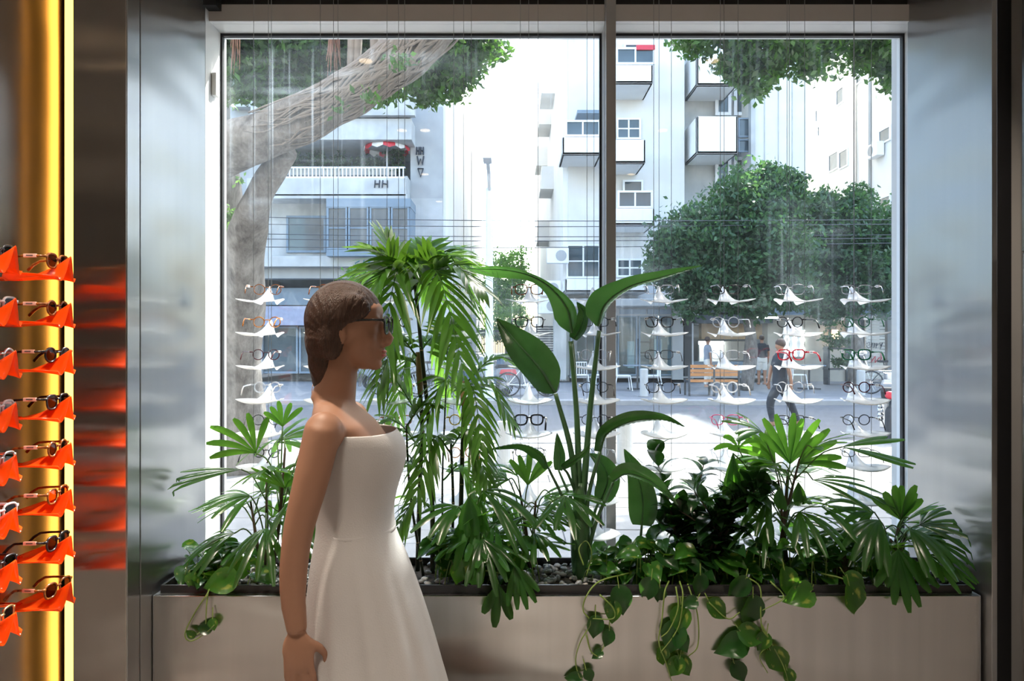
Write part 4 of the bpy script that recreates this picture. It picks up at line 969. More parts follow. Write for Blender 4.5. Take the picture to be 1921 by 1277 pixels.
MB().tube([(.3, -.4, 1.2), (.42, -.15, 1.12), (.42, .15, 1.12), (.3, .4, 1.2)], .018, 8).build('handlebar', M['chrome'], mc); MB().ell((.56, 0, 1.0), (.1, .12, .12)).build('headlight', M['whitemetal'], mc, smooth=True)
MB().ell((-.95, 0, .82), (.05, .07, .06)).build('tail_light', M['red'], mc, smooth=True); MB().tube([(.1, -.18, .3), (-.3, -.2, .26), (-.9, -.22, .4)], [.03, .05, .06], 10).build('exhaust', M['chrome'], mc, smooth=True)
for s_ in (-1, 1): MB().tube([(.34, s_*.35, 1.18), (.3, s_*.42, 1.38)], .008, 6).ell((.3, s_*.44, 1.42), (.02, .08, .05)).build('mirror', M['chrome'], mc)
# ------------------------------------------------------------------ plants in the planter
M['strel'] = leafmat('strelitzia_leaf', (.02, .065, .026), (.12, .34, .05), .2, .17, .12)
M['strelstem'] = pbr('strelitzia_stem', (.05, .13, .05), .35, 0, .2, 12)
M['rhapis'] = leafmat('lady_palm_leaf', (.024, .09, .02), (.20, .50, .04), .24, .36, .1)
M['palm'] = leafmat('bamboo_palm_leaf', (.045, .135, .02), (.19, .42, .03), .3, .36)
M['palmcane'] = pbr('palm_cane', (.018, .028, .014), .4, 0, .4, 20); M['canering'] = pbr('cane_ring', (.42, .30, .19), .6)
M['cane_tan'] = pbr('cane_sheath', (.36, .22, .12), .7, 0, .2, 30)
M['stem'] = pbr('green_stem', (.07, .16, .03), .4, 0, .2, 20); M['stemdark'] = pbr('brown_stem', (.05, .035, .02), .8, 0, .3, 30)
M['pothos'] = leafmat('pothos_leaf', (.035, .13, .018), (.20, .48, .03), .25, .3, .0, (.30, .38, .06))
M['pothosdark'] = leafmat('pothos_dark_leaf', (.018, .075, .018), (.10, .28, .03), .25, .25)
M['vine'] = pbr('pothos_vine', (.20, .30, .06), .45, 0, .2, 20)
M['zz'] = leafmat('dark_bush_leaf', (.012, .045, .012), (.05, .17, .02), .22, .22)
M['pebble'] = pbr('grey_pebble', (.25, .26, .28), .6, 0, .25, 25); M['pebble2'] = pbr('pale_pebble', (.45, .44, .42), .6, 0, .2, 25)
ZS = .566
def plant(name, px, Y, label, cat='plant'):
    return empty(name, (XW(px, Y), Y, ZS), 0, label, cat)

# pebbles: a countable top layer
rg = random.Random(12)
PEB = []
for i in range(5):
    m = MB().ell((0, 0, 0), (.014, .011, .0075), None, 10, 6)
    m.v = [tuple(Vector(v)*(1+.12*math.sin(7*v[0]*60+i)+.1*math.cos(v[1]*300+i*2))) for v in m.v]
    PEB.append(m.mesh('pebble', M['pebble'] if i < 4 else M['pebble2'], True))
def pebble(x, y, z, i=0):
    o = link_mesh('pebble', PEB[rg.randrange(5)], None, (x, y, z)); s_ = rg.uniform(.7, 1.25); o.scale = (s_, s_*rg.uniform(.85, 1.1), s_)
    o.rotation_euler = (rg.uniform(-.4, .4), rg.uniform(-.4, .4), rg.uniform(0, 6.28))
    tag(o, 'smooth grey pebble lying among the planter plants', 'pebble', 'pebbles in the planter')
for (pxa, pxb, n) in ((330, 470, 40), (480, 620, 66), (790, 860, 20), (990, 1110, 100), (1560, 1640, 20), (1690, 1800, 54)):
    for k in range(n):
        y = rg.uniform(2.775, 3.085); x = XW(rg.uniform(pxa, pxb), 2.9); x = max(-1.27, min(1.67, x)); pebble(x, y, ZS+rg.uniform(.004, .016))

# --- bird of paradise
SY = 2.95
sp = plant('bird_of_paradise', 1090, SY, 'tall bird of paradise with broad paddle leaves in the middle of the planter')
def spart(name, mb, mat, o, smooth=True): return mb.build(name, M[mat], sp, smooth=smooth, origin=o)
base = P(1090, 1075, SY); base.z = ZS-.02
for k, (dx, top, r0) in enumerate(((0, 905, .036), (-.02, 935, .026), (.022, 930, .024))):
    t = P(1088+dx*300, top, SY); spart('sheath', MB().tube(smooth_path([base+Vector((dx*.5, .01*k, 0)), base.lerp(t, .5)+Vector((dx*.6, 0, 0)), t], 12), [r0]*8+[r0*.9, r0*.8, r0*.7, r0*.5], 12, flat=.85), 'strelstem', base)
def paddle(petiole, rib, hw, side, prof=None, cup=.25, pr=.011, dark=False):
    """petiole / rib: lists of (px,py,Y)"""
    pp = smooth_path([P(*a) for a in petiole], 16); e = spart('petiole', MB().tube(pp, [pr*1.3-(pr*.5)*i/15 for i in range(16)], 10), 'strelstem', pp[0])
    n = 44; rp = smooth_path([P(*a) for a in rib], n); w = []
    for i in range(n):
        t = i/(n-1); w.append(hw*(max(.03, (math.sin(PI*min(1, t*.94+.06)**.62))**.75) if prof is None else float(np.interp(t, np.linspace(0, 1, len(prof)), prof))))
    mb = MB(); blade(mb, rp, w, side, cup, 8, .05, ridge=.0022)
    lf = mb.build('leaf', M['strel'], sp, smooth=True, origin=rp[0], fix=False)
    link_mesh('midrib', MB().tube(rp, [pr*.6*(1-.85*i/(n-1)) for i in range(n)], 6).mesh('midrib', M['strelstem'], True, origin=rp[0]), lf)
V = Vector
paddle([(1094, 930, SY), (1108, 760, SY), (1124, 620, SY)], [(1122, 612, SY), (1136, 570, SY), (1180, 538, SY), (1240, 520, SY), (1318, 498, SY+.03)], .074, V((-.55, -.75, .42)), [.15, .8, 1, .98, .8, .62, .52, .46, .42, .36, .28, .15, .02], cup=.45)
paddle([(1086, 930, SY), (1082, 780, SY), (1070, 640, SY)], [(1074, 624, SY), (1062, 575, SY), (1020, 530, SY), (960, 508, SY+.02), (876, 504, SY+.04)], .062, V((.55, -.7, .45)), [.15, .8, 1, .9, .7, .5, .38, .34, .38, .5, .55, .4, .03], cup=.4)
paddle([(1084, 950, SY), (1070, 840, SY-.02), (1042, 738, SY-.05)], [(1041, 736, SY-.05), (1012, 690, SY-.09), (972, 645, SY-.1), (932, 598, SY-.08)], .076, V((.62, .35, .62)), [.12, .55, .85, .97, 1, 1, .97, .9, .8, .66, .48, .3, .04], cup=.22)
paddle([(1094, 1030, SY), (1104, 930, SY-.03), (1126, 846, SY-.06)], [(1126, 846, SY-.06), (1140, 812, SY-.07), (1185, 790, SY-.08), (1240, 786, SY-.1), (1284, 800, SY-.11)], .06, V((-.2, -.85, .5)), cup=.3, pr=.008)
paddle([(1098, 1060, SY), (1118, 980, SY-.04), (1150, 905, SY-.06)], [(1150, 902, SY-.06), (1178, 888, SY-.09), (1225, 905, SY-.12), (1272, 948, SY-.13)], .055, V((.2, -.8, .6)), cup=.3, pr=.007)
paddle([(1190, 1060, SY+.02), (1200, 1020, SY+.03), (1204, 985, SY+.03)], [(1204, 985, SY+.03), (1206, 940, SY+.04), (1195, 890, SY+.05), (1171, 842, SY+.06)], .058, V((1, -.2, .1)), cup=.2, pr=.006)
paddle([(1080, 1020, SY), (1058, 940, SY-.03), (1030, 880, SY-.06)], [(1030, 880, SY-.06), (1012, 850, SY-.07), (975, 834, SY-.08), (916, 842, SY-.08)], .045, V((.1, -.85, .5)), cup=.3, pr=.006)
paddle([(1074, 940, SY), (1058, 905, SY), (1048, 882, SY)], [(1048, 882, SY), (1050, 855, SY), (1048, 835, SY), (1045, 812, SY)], .024, V((1, -.3, 0)), cup=.2, pr=.005)
paddle([(1082, 930, SY), (1066, 890, SY-.04), (1056, 878, SY-.05)], [(1056, 878, SY-.05), (1075, 865, SY-.08), (1095, 850, SY-.1), (1108, 832, SY-.11)], .02, V((-.3, -.6, .7)), cup=.2, pr=.005)
paddle([(1100, 1030, SY), (1116, 960, SY+.05), (1128, 935, SY+.06)], [(1128, 938, SY+.06), (1140, 900, SY+.07), (1130, 870, SY+.08), (1105, 850, SY+.09)], .05, V((.9, .2, .2)), cup=.2, pr=.006)
# a curled young leaf behind the second one
paddle([(1080, 760, SY+.02), (1078, 690, SY+.03), (1074, 640, SY+.03)], [(1076, 636, SY+.03), (1090, 612, SY+.03), (1094, 585, SY+.04), (1082, 566, SY+.05)], .03, V((.9, -.4, .1)), cup=.4, pr=.006)

# --- bamboo palm
PY = 3.0
pm = plant('bamboo_palm', 815, PY, 'tall bamboo palm with dark ringed canes and feathery fronds', 'plant')
def cane(ctrl, r0, r1, tan=None):
    pts = smooth_path([P(*a) for a in ctrl], 20); o = MB().tube(pts, [r0+(r1-r0)*i/19 for i in range(20)], 10).build('cane', M['palmcane'], pm, smooth=True, origin=pts[0])
    rings = MB()
    for i in range(2, 19, 2):
        a, b = pts[i], pts[i]+(pts[i+1]-pts[i]).normalized()*.004; rr = (r0+(r1-r0)*i/19)*1.12; rings.tube([a, b], rr, 10)
    link_mesh('rings', rings.mesh('rings', M['canering'], origin=pts[0]), o)
    if tan:
        a, b = P(*tan[0]), P(*tan[1]); MB().tube([a, a.lerp(b, .5), b], [r1*1.5, r1*1.6, r1*1.2], 10).build('sheath', M['cane_tan'], pm, smooth=True, origin=a)
cane([(812, 1085, PY), (811, 950, PY), (805, 800, PY), (790, 650, PY), (776, 505, PY)], .011, .007)
cane([(783, 1085, PY+.03), (788, 900, PY+.03), (792, 800, PY+.03), (784, 680, PY+.03)], .010, .008, ((789, 740, PY+.03), (784, 660, PY+.03)))
cane([(862, 1085, PY-.02), (866, 900, PY-.02), (870, 760, PY-.02), (868, 720, PY-.02)], .010, .008, ((870, 760, PY-.02), (868, 715, PY-.02)))
cane([(832, 1085, PY+.05), (830, 900, PY+.05), (838, 700, PY+.05)], .005, .003); cane([(795, 1085, PY-.05), (770, 930, PY-.05), (762, 800, PY-.06)], .006, .004); cane([(845, 1085, PY+.0), (850, 950, PY), (846, 830, PY)], .007, .005)
rg = random.Random(31)
def frond(a, b, arch, n=15, L=.15, w=.0095, droop=.5, t0=.18, yaw=None):
    """arching pinnate leaf from a to b (world); arch = upward bow"""
    a, b = V(a), V(b); mid = a.lerp(b, .5)+V((0, 0, arch)); pts = smooth_path([a, mid, b], 24)
    mb = MB(); mb.tube(pts, [.0042*(1-.8*i/23) for i in range(24)], 6)
    d = (b-a); flat = V((d.x, d.y, 0)); flat = flat.normalized() if flat.length > 1e-4 else V((1, 0, 0))
    sidev = V((0, 0, 1)).cross(flat).normalized()
    for k in range(n+1):
        t = t0+(1-t0)*k/n; i = min(int(t*23), 22); p = pts[i].lerp(pts[i+1], t*23-i) if k < n else pts[-1]
        tan = (pts[min(i+2, 23)]-pts[max(i-1, 0)]).normalized()
        sd = sidev-tan*sidev.dot(tan); sd.normalize(); up = tan.cross(sd)
        if up.z < 0: up = -up
        l = L*(.55+.6*math.sin(PI*(t*.85+.1)))*rg.uniform(.88, 1.08)
        for s_ in ((-1, 1) if k < n else (0,)):
            dr = (tan*(.55+.45*t)+sd*s_*(.95-.35*t)+up*.12+V((rg.uniform(-.1, .1), rg.uniform(-.1, .1), rg.uniform(-.08, .08)))).normalized()
            q = [p+dr*(l*j/5)+V((0, 0, -1))*(droop*l*(j/5)**2.2*.55) for j in range(6)]
            ww = [w*c for c in (.35, .85, 1.0, .85, .5, .06)]
            blade(mb, q, ww, tan.cross(V((0, 0, 1)))*.2+tan*.9 if s_ else sd, -.15, 2)
    return mb.build('frond', M['palm'], pm, smooth=True, origin=a, fix=False)
T = (776, 505, PY)
for (tx, ty, ty_, arch, n, L, dr) in (
    (700, 470, PY-.14, .06, 12, .16, .3), (722, 442, PY+.05, .02, 11, .15, .2), (682, 560, PY-.2, .12, 13, .17, .55), (842, 478, PY-.12, .05, 12, .16, .3), (905, 590, PY+.05, .16, 14, .17, .6),
    (908, 545, PY-.2, .12, 14, .16, .45), (872, 705, PY-.28, .20, 15, .19, .75), (716, 650, PY-.22, .17, 14, .19, .75), (800, 462, PY+.15, .02, 11, .15, .25), (885, 500, PY+.2, .09, 12, .15, .3), (698, 515, PY+.15, .07, 12, .16, .4), (820, 560, PY+.25, .12, 12, .16, .5)):
    frond(P(*T)+V((rg.uniform(-.01, .01), 0, rg.uniform(-.14, .01))), P(tx, ty, ty_), arch, n, L, .0128, dr)
for (ax, ay, aY, tx, ty, ty_, arch, n, L, dr) in (
    (784, 670, PY+.03, 705, 730, PY-.15, .13, 13, .15, .9), (784, 665, PY+.03, 850, 740, PY+.2, .15, 13, .15, .8), (786, 690, PY+.03, 740, 790, PY+.1, .14, 11, .13, .8), (868, 730, PY-.02, 960, 790, PY-.1, .10, 12, .11, .7), (868, 725, PY-.02, 985, 690, PY+.12, .08, 10, .09, .4), (868, 740, PY-.02, 790, 830, PY-.15, .14, 12, .12, .8), (870, 745, PY-.02, 905, 830, PY-.2, .12, 11, .12, .8),
    (800, 860, PY, 690, 800, PY-.1, .08, 13, .11, .5), (800, 890, PY, 685, 850, PY-.05, .07, 12, .11, .6), (805, 900, PY, 715, 930, PY-.15, .10, 11, .11, .8), (846, 840, PY, 915, 900, PY-.15, .13, 13, .13, .8), (846, 850, PY, 780, 930, PY-.2, .14, 12, .13, .8), (762, 810, PY-.06, 700, 870, PY-.18, .07, 10, .10, .7), (762, 800, PY-.06, 820, 760, PY-.1, .04, 10, .10, .4), (832, 900, PY+.05, 905, 960, PY-.05, .12, 11, .12, .8), (815, 960, PY, 740, 1000, PY-.12, .09, 10, .11, .8), (838, 705, PY+.05, 842, 600, PY+.2, .05, 11, .12, .5),
    (795, 800, PY+.03, 715, 680, PY-.05, .02, 12, .12, .3)):
    frond(P(ax, ay, aY), P(tx, ty, ty_), arch, n, L, .0105, dr)

# --- lady palms
def fan(parent, hub, d, nrm, L, nseg, w, droop, spread, mat='rhapis', petiole_from=None, seed=0):
    g_ = random.Random(seed); d = V(d).normalized(); nrm = V(nrm); nrm = (nrm-d*nrm.dot(d)).normalized(); sd = d.cross(nrm)
    mb = MB()
    for k in range(nseg):
        a = spread*(k/(nseg-1)-.5)*2 if nseg > 1 else 0; a += g_.uniform(-.06, .06)
        dr = d*math.cos(a)+sd*math.sin(a)+nrm*g_.uniform(-.12, .12); l = 1.15*L*(1-.16*abs(a)/max(spread, .1))*g_.uniform(.85, 1.1)
        q = [hub+dr*(l*j/7)+V((0, 0, -1))*(droop*l*(j/7)**2) for j in range(8)]
        ww = [w*.92*c for c in (.10, .36, .66, .88, 1.0, 1.0, .88, .42)]
        blade(mb, q, ww, dr.cross(nrm), -.22, 4)
    mb.v = [(1.70-(x_-1.70)*.2 if x_ > 1.70 else (-1.295+(-1.295-x_)*.2 if x_ < -1.295 else x_), y_, z_) for x_, y_, z_ in mb.v]      # leaves bend at the jambs
    o = mb.build('leaf', M[mat], parent, smooth=True, origin=hub, fix=False)
    if petiole_from is not None:
        a = V(petiole_from); m_ = a.lerp(hub, .55)+V((0, 0, .03)); link_mesh('petiole', MB().tube(smooth_path([a, m_, hub], 8), .0028, 6).mesh('petiole', M['stem'], True, origin=hub), o)
    return o
def lady_palm(px, Y, label, stems, hubs, seed, auto=10, L0=.2, w0=.014, zr=(.12, .4), rad=.2):
    e = plant('lady_palm', px, Y, label); g_ = random.Random(seed); tops = []
    for (sx, sy) in stems:
        b = V((XW(px, Y)+g_.uniform(-.05, .05), Y+g_.uniform(-.05, .05), ZS)); t = P(sx, sy, Y+g_.uniform(-.03, .03)); tops.append((b, t))
        MB().tube(smooth_path([b, b.lerp(t, .5)+V((g_.uniform(-.01, .01), 0, 0)), t], 10), [.008, .008, .0075, .007, .007, .0065, .006, .005, .0045, .004], 8).build('stem', M['stemdark'], e, smooth=True, origin=b)
    for k, (hx, hy, dY, dx, dz, dy, L, n, w, dr, spd) in enumerate(hubs):
        h = P(hx, hy, Y+dY); b, t = min(tops, key=lambda s_: (s_[1]-h).length); d = V((dx, dy, dz)); nr = V((0, -1, .35)) if abs(dz) > .5 else V((0, -.5, 1))
        fan(e, h, d, nr, L, n, w, dr, spd, petiole_from=b.lerp(t, .35+.5*g_.random()), seed=seed*50+k)
    for k in range(auto):
        b, t = g_.choice(tops); s_ = b.lerp(t, g_.uniform(.3, 1)); az = g_.uniform(0, 2*PI); el = g_.uniform(-.1, .8)
        d = V((math.cos(az)*math.cos(el), math.sin(az)*math.cos(el)*.75, math.sin(el))); h = s_+d*g_.uniform(.05, rad*.6)+V((0, 0, .02))
        h.y = min(h.y, 3.25); h.y = max(h.y, 2.7)
        fan(e, h, d, V((0, 0, 1))+d*.2, L0*g_.uniform(.75, 1.1), g_.randint(4, 7), w0*g_.uniform(.8, 1.15), g_.uniform(.15, .55), g_.uniform(.6, 1.1), petiole_from=s_, seed=seed*90+k)
    return e
lady_palm(510, 2.93, 'bushy lady palm with fan leaves at the left end of the planter', [(500, 900), (535, 840), (470, 940), (555, 900)],
  [(530, 800, 0, -.1, 1, .1, .12, 5, .012, .2, .7), (452, 880, -.02, -1, -.05, -.2, .26, 5, .011, .14, .22), (520, 830, .05, .6, .5, .2, .2, 6, .013, .35, .8), (480, 850, -.05, -.5, .7, 0, .2, 6, .014, .3, .8), (560, 870, -.05, .8, .2, -.3, .22, 6, .013, .4, .9), (470, 930, -.1, -.8, .2, -.4, .16, 6, .014, .4, .9), (545, 940, -.12, .5, -.1, -.7, .18, 6, .015, .5, .9), (500, 990, -.14, -.1, -.2, -.8, .17, 6, .014, .6, .9), (440, 1000, -.1, -.9, 0, -.3, .16, 6, .012, .5, .8), (570, 830, .02, 1, .25, .1, .2, 6, .011, .3, .8), (505, 885, -.08, .1, .5, -.7, .15, 6, .016, .5, 1.0)], 3, 16, .19, .014)
lady_palm(985, 2.98, 'small lady palm between the bamboo palm and bird of paradise', [(975, 920), (1005, 940), (960, 980)],
  [(990, 910, -.02, .1, 1, 0, .15, 5, .013, .15, .6), (955, 900, -.03, -.9, .35, -.1, .17, 5, .013, .4, .7), (1020, 930, -.03, .9, .3, 0, .2, 6, .011, .4, .8), (1060, 930, -.12, .3, -.1, -.5, .17, 7, .015, .35, 1.3), (900, 935, -.1, -.5, -.4, -.6, .19, 6, .019, .6, .8), (930, 980, -.12, -.6, 0, -.6, .17, 6, .014, .5, .9), (1000, 1000, -.1, .4, .1, -.7, .15, 6, .013, .5, .9)], 5, 14, .17, .013)
lady_palm(895, 2.86, 'broad-leaved lady palm drooping at the foot of the bamboo palm', [(880, 960), (915, 985)],
  [(880, 930, -.06, .1, -1, -.3, .13, 4, .02, .1, .35), (905, 920, -.04, .9, -.1, -.3, .22, 5, .016, .6, .6), (860, 950, -.06, -.8, .1, -.4, .16, 5, .017, .5, .8), (905, 1010, -.1, .3, -.5, -.7, .16, 5, .014, .4, .7), (935, 1095, -.16, -.1, -1, -.2, .13, 3, .019, .0, .42), (965, 1060, -.12, .35, -.8, -.5, .12, 5, .013, .2, .5)], 6, 8, .15, .015, rad=.14)
lady_palm(1475, 2.97, 'tallest lady palm with glossy fan leaves right of the dark bush', [(1478, 880), (1460, 900), (1500, 860), (1420, 900)],
  [(1482, 870, 0, 0, 1, 0, .21, 7, .017, .12, .75), (1580, 838, -.06, 1, 0, -.1, .25, 4, .0165, .08, .52), (1500, 870, 0, .75, .6, .1, .2, 5, .016, .2, .6), (1455, 870, .03, -.7, .65, .1, .2, 6, .017, .3, .7), (1525, 900, -.03, 1, .1, -.2, .25, 6, .012, .3, .6), (1385, 840, -.02, .1, .8, -.1, .12, 5, .012, .5, 1.2), (1375, 850, -.08, 0, -1, -.2, .2, 5, .014, .0, .25), (1540, 950, -.08, .9, 0, -.3, .2, 6, .013, .4, .8), (1440, 940, -.08, -.7, .1, -.4, .19, 6, .014, .4, .9), (1500, 960, -.14, .3, .0, -.8, .16, 6, .014, .5, .9), (1430, 810, .0, -.7, .5, -.1, .16, 5, .014, .3, .7), (1462, 915, -.15, 0, -1, -.3, .07, 5, .013, .1, .3), (1498, 905, -.15, 0, -1, -.3, .07, 5, .013, .1, .3)], 7, 20, .2, .014)
lady_palm(1690, 2.9, 'low lady palm with spreading fan leaves at the right end', [(1685, 990), (1700, 1000), (1670, 1010)],
  [(1690, 975, -.03, .0, 1, 0, .15, 7, .018, .15, .75), (1685, 1030, -.14, 0, -.9, -.5, .17, 7, .018, .05, .75), (1650, 975, -.08, -.6, -.1, -.5, .17, 6, .017, .6, .7), (1725, 985, -.04, .9, .3, 0, .2, 7, .0125, .35, .8), (1640, 960, 0, -.8, .45, 0, .18, 6, .015, .35, .8), (1735, 1010, -.08, .9, .0, -.4, .18, 6, .014, .4, .8), (1630, 1000, -.03, -1, .15, -.1, .19, 6, .011, .35, .7), (1705, 990, -.1, .4, -.2, -.7, .17, 6, .017, .5, .6), (1740, 1040, -.1, .7, -.2, -.6, .14, 6, .013, .3, .8)], 8, 12, .17, .014, rad=.16)

# --- dark bushy plant
zb = plant('dark_leaf_bush', 1325, 2.95, 'dense dark bush with small oval leaves left of the tallest lady palm')
EL = MB(); blade(EL, [V((0, j/6*.085, .012*math.sin(j/6*3)-.01*(j/6)**2)) for j in range(7)], [.024*c for c in (.12, .7, 1, 1, .85, .5, .04)], V((1, 0, 0)), .18, 4)
OVAL = EL.mesh('leaf', M['zz'], True, fix=False)
g_ = random.Random(77)
for k in range(13):
    b = V((g_.uniform(-.12, .12), g_.uniform(-.09, .09), 0)); t = V((g_.uniform(-.22, .2), g_.uniform(-.16, .14), g_.uniform(.2, .48))); pts = smooth_path([b, b.lerp(t, .5)+V((0, 0, .05)), t], 12)
    st = MB().tube(pts, [.006*(1-.6*i/11) for i in range(12)], 6).build('stem', M['stemdark'], zb, smooth=True)
    for i in range(1, 12):
        for s_ in (-1, 1):
            tan = (pts[min(i+1, 11)]-pts[i-1]).normalized(); az = g_.uniform(0, PI); sd = tan.cross(V((math.cos(az), math.sin(az), .1))).normalized()*s_
            d = (sd*.9+tan*.45+V((0, 0, g_.uniform(-.2, .2)))).normalized(); q = d.to_track_quat('Y', 'Z')
            o = link_mesh('leaf', OVAL, zb, pts[i]); o.rotation_mode = 'QUATERNION'; o.rotation_quaternion = q; sc = g_.uniform(.85, 1.5); o.scale = (sc, sc, sc)

# --- pothos
def heart_mesh(mat, curl):
    mb = MB(); n = 9; rows = []
    prof = [(.0, .10), (.06, .62), (.18, .92), (.34, 1.0), (.5, .88), (.66, .66), (.8, .40), (.92, .16), (1.0, .01)]
    for t, w in prof:
        row = []
        for k in range(7):
            u = k/3-1
            back = -.14*abs(u)**1.5*(1 if t < .3 else 0)*(1-t/.3) if t < .3 else 0
            row.append(V((u*w*.036, (t+back)*.085, .014*u*u*w-curl*t*t*.03+.004*math.sin(t*9)*u)))
        rows.append(row)
    mb.grid(rows); return mb.mesh('leaf', mat, True, fix=False)
HEART = [heart_mesh(M['pothos'], .5), heart_mesh(M['pothos'], 1.2), heart_mesh(M['pothosdark'], .8)]
def heart(parent, p, d, nrm, size, kind):
    d = V(d).normalized(); nrm = V(nrm); x = d.cross(nrm).normalized(); z = x.cross(d)
    o = link_mesh('leaf', HEART[kind], parent, V(p)-parent.matrix_basis.translation); m3 = Matrix((x, d, z)).transposed()
    o.rotation_mode = 'QUATERNION'; o.rotation_quaternion = m3.to_quaternion(); o.scale = (size, size, size); return o
def pothos(px, Y, label, vines, leaves, cluster, seed):
    e = plant('pothos', px, Y, label); g_ = random.Random(seed); o0 = e.location.copy()
    for vn in vines:
        pts = smooth_path([P(*a) for a in vn], 30); MB().tube(pts, [.0032*(1-.45*i/29) for i in range(30)], 6).build('vine', M['vine'], e, smooth=True, origin=pts[0])
    for (lx, ly, lY, ang, size, kind) in leaves:   # ang: image angle of tip, 0=right, 90=down
        a = R(ang); d = V((math.cos(a), g_.uniform(-.35, .05), -math.sin(a))); p = P(lx, ly, lY)-d.normalized()*size*.04
        heart(e, p, d, V((g_.uniform(-.35, .35), -1, .35)), size, kind)
        MB().tube([p, p-d.normalized()*.02+V((0, .01, .02))], .0018, 5).build('petiole', M['vine'], e, origin=p)
    for (cx, cy, cY, rx, ry, n) in cluster:
        for k in range(n):
            p = P(cx+g_.uniform(-rx, rx), cy+g_.uniform(-ry, ry), cY+g_.uniform(-.05, .08)); p.z = max(p.z, ZS+.02); az = g_.uniform(0, 2*PI)
            d = V((math.cos(az), math.sin(az)*.8-.25, g_.uniform(-.45, .25))); heart(e, p, d, V((g_.uniform(-.4, .4), -.5, 1)), g_.uniform(.6, 1.15), g_.choice((0, 1, 2, 2)))
            r0 = V((p.x+g_.uniform(-.04, .04), p.y+g_.uniform(-.02, .04), ZS)); r0.y = min(max(r0.y, 2.77), 3.09)
            MB().tube(smooth_path([r0, r0.lerp(p, .5)+V((0, 0, .03)), p], 6), .0019, 5).build('petiole', M['vine'], e, origin=r0)
    return e
FY = 2.695
pothos(385, 2.86, 'bright pothos trailing over the left end of the planter', [[(430, 1075, 2.84), (398, 1098, 2.75), (388, 1115, FY), (365, 1150, FY), (347, 1188, FY), (358, 1202, FY), (385, 1188, FY), (402, 1172, FY)], [(392, 1100, 2.74), (388, 1130, FY), (386, 1170, FY)]],
  [(412, 1092, 2.72, 165, 1.35, 0), (362, 1096, 2.74, 100, .9, 1), (382, 1178, FY, 190, .62, 2), (400, 1172, FY, 80, .5, 0), (357, 1188, FY, 215, .45, 0), (440, 1062, 2.8, 200, 1.2, 0)], [(390, 1045, 2.88, 45, 26, 18), (450, 1045, 2.87, 50, 34, 20), (360, 1075, 2.82, 25, 10, 6)], 1)
pothos(900, 2.84, 'green pothos clump below the broad-leaved lady palm', [[(850, 1085, 2.8), (900, 1070, 2.78), (940, 1075, 2.78)]], [(862, 1075, 2.76, 100, 1.1, 0), (893, 1080, 2.76, 80, 1.2, 0)], [(880, 1045, 2.85, 55, 40, 34), (960, 1050, 2.86, 40, 32, 18), (845, 1035, 2.9, 30, 28, 14)], 2)
pothos(1130, 2.84, 'pothos with looping vine hanging beside the bird of paradise stem', [[(1180, 1075, 2.82), (1125, 1090, 2.74), (1100, 1118, FY), (1094, 1145, FY), (1108, 1168, FY), (1088, 1205, FY), (1080, 1245, FY), (1096, 1290, FY)], [(1125, 1115, FY), (1150, 1140, FY), (1150, 1160, FY), (1112, 1160, FY)], [(1100, 1190, FY), (1108, 1220, FY), (1122, 1232, FY)], [(1095, 1060, 2.8), (1086, 1030, 2.82), (1100, 1015, 2.84), (1110, 1040, 2.82), (1100, 1080, 2.8)]],
  [(1166, 1128, 2.7, 80, 1.15, 2), (1116, 1178, FY, 95, .9, 2), (1150, 1150, FY, 100, .9, 0), (1140, 1198, FY, 105, .7, 2), (1120, 1228, FY, 150, .5, 2), (1075, 1272, FY, 180, .7, 2), (1106, 1268, FY, 60, .6, 2), (1215, 1108, 2.71, 110, 1.0, 2)], [(1150, 1060, 2.86, 45, 22, 18), (1210, 1045, 2.86, 40, 34, 24), (1170, 1030, 3.0, 50, 14, 10)], 3)
pothos(1265, 2.84, 'tangled pothos vines hanging below the dark bush', [[(1255, 1090, 2.76), (1247, 1110, FY), (1242, 1160, FY), (1236, 1205, FY), (1250, 1245, FY), (1262, 1285, FY)], [(1275, 1090, 2.76), (1281, 1115, FY), (1276, 1165, FY), (1262, 1195, FY), (1238, 1225, FY)], [(1290, 1095, 2.76), (1308, 1150, FY), (1309, 1210, FY), (1290, 1232, FY)], [(1268, 1100, 2.73), (1272, 1140, FY), (1256, 1180, FY), (1240, 1195, FY)]],
  [(1277, 1165, FY, 95, 1.1, 0), (1262, 1198, FY, 110, 1.3, 2), (1280, 1205, FY, 60, .9, 2), (1243, 1232, FY, 75, .8, 0), (1266, 1252, FY, 120, .9, 0), (1284, 1250, FY, 60, .9, 0), (1293, 1131, FY, 170, .7, 2), (1312, 1098, 2.72, 100, .9, 2), (1238, 1118, 2.71, 90, .7, 2)], [(1260, 1055, 2.86, 50, 34, 26), (1310, 1065, 2.84, 40, 28, 20)], 4)
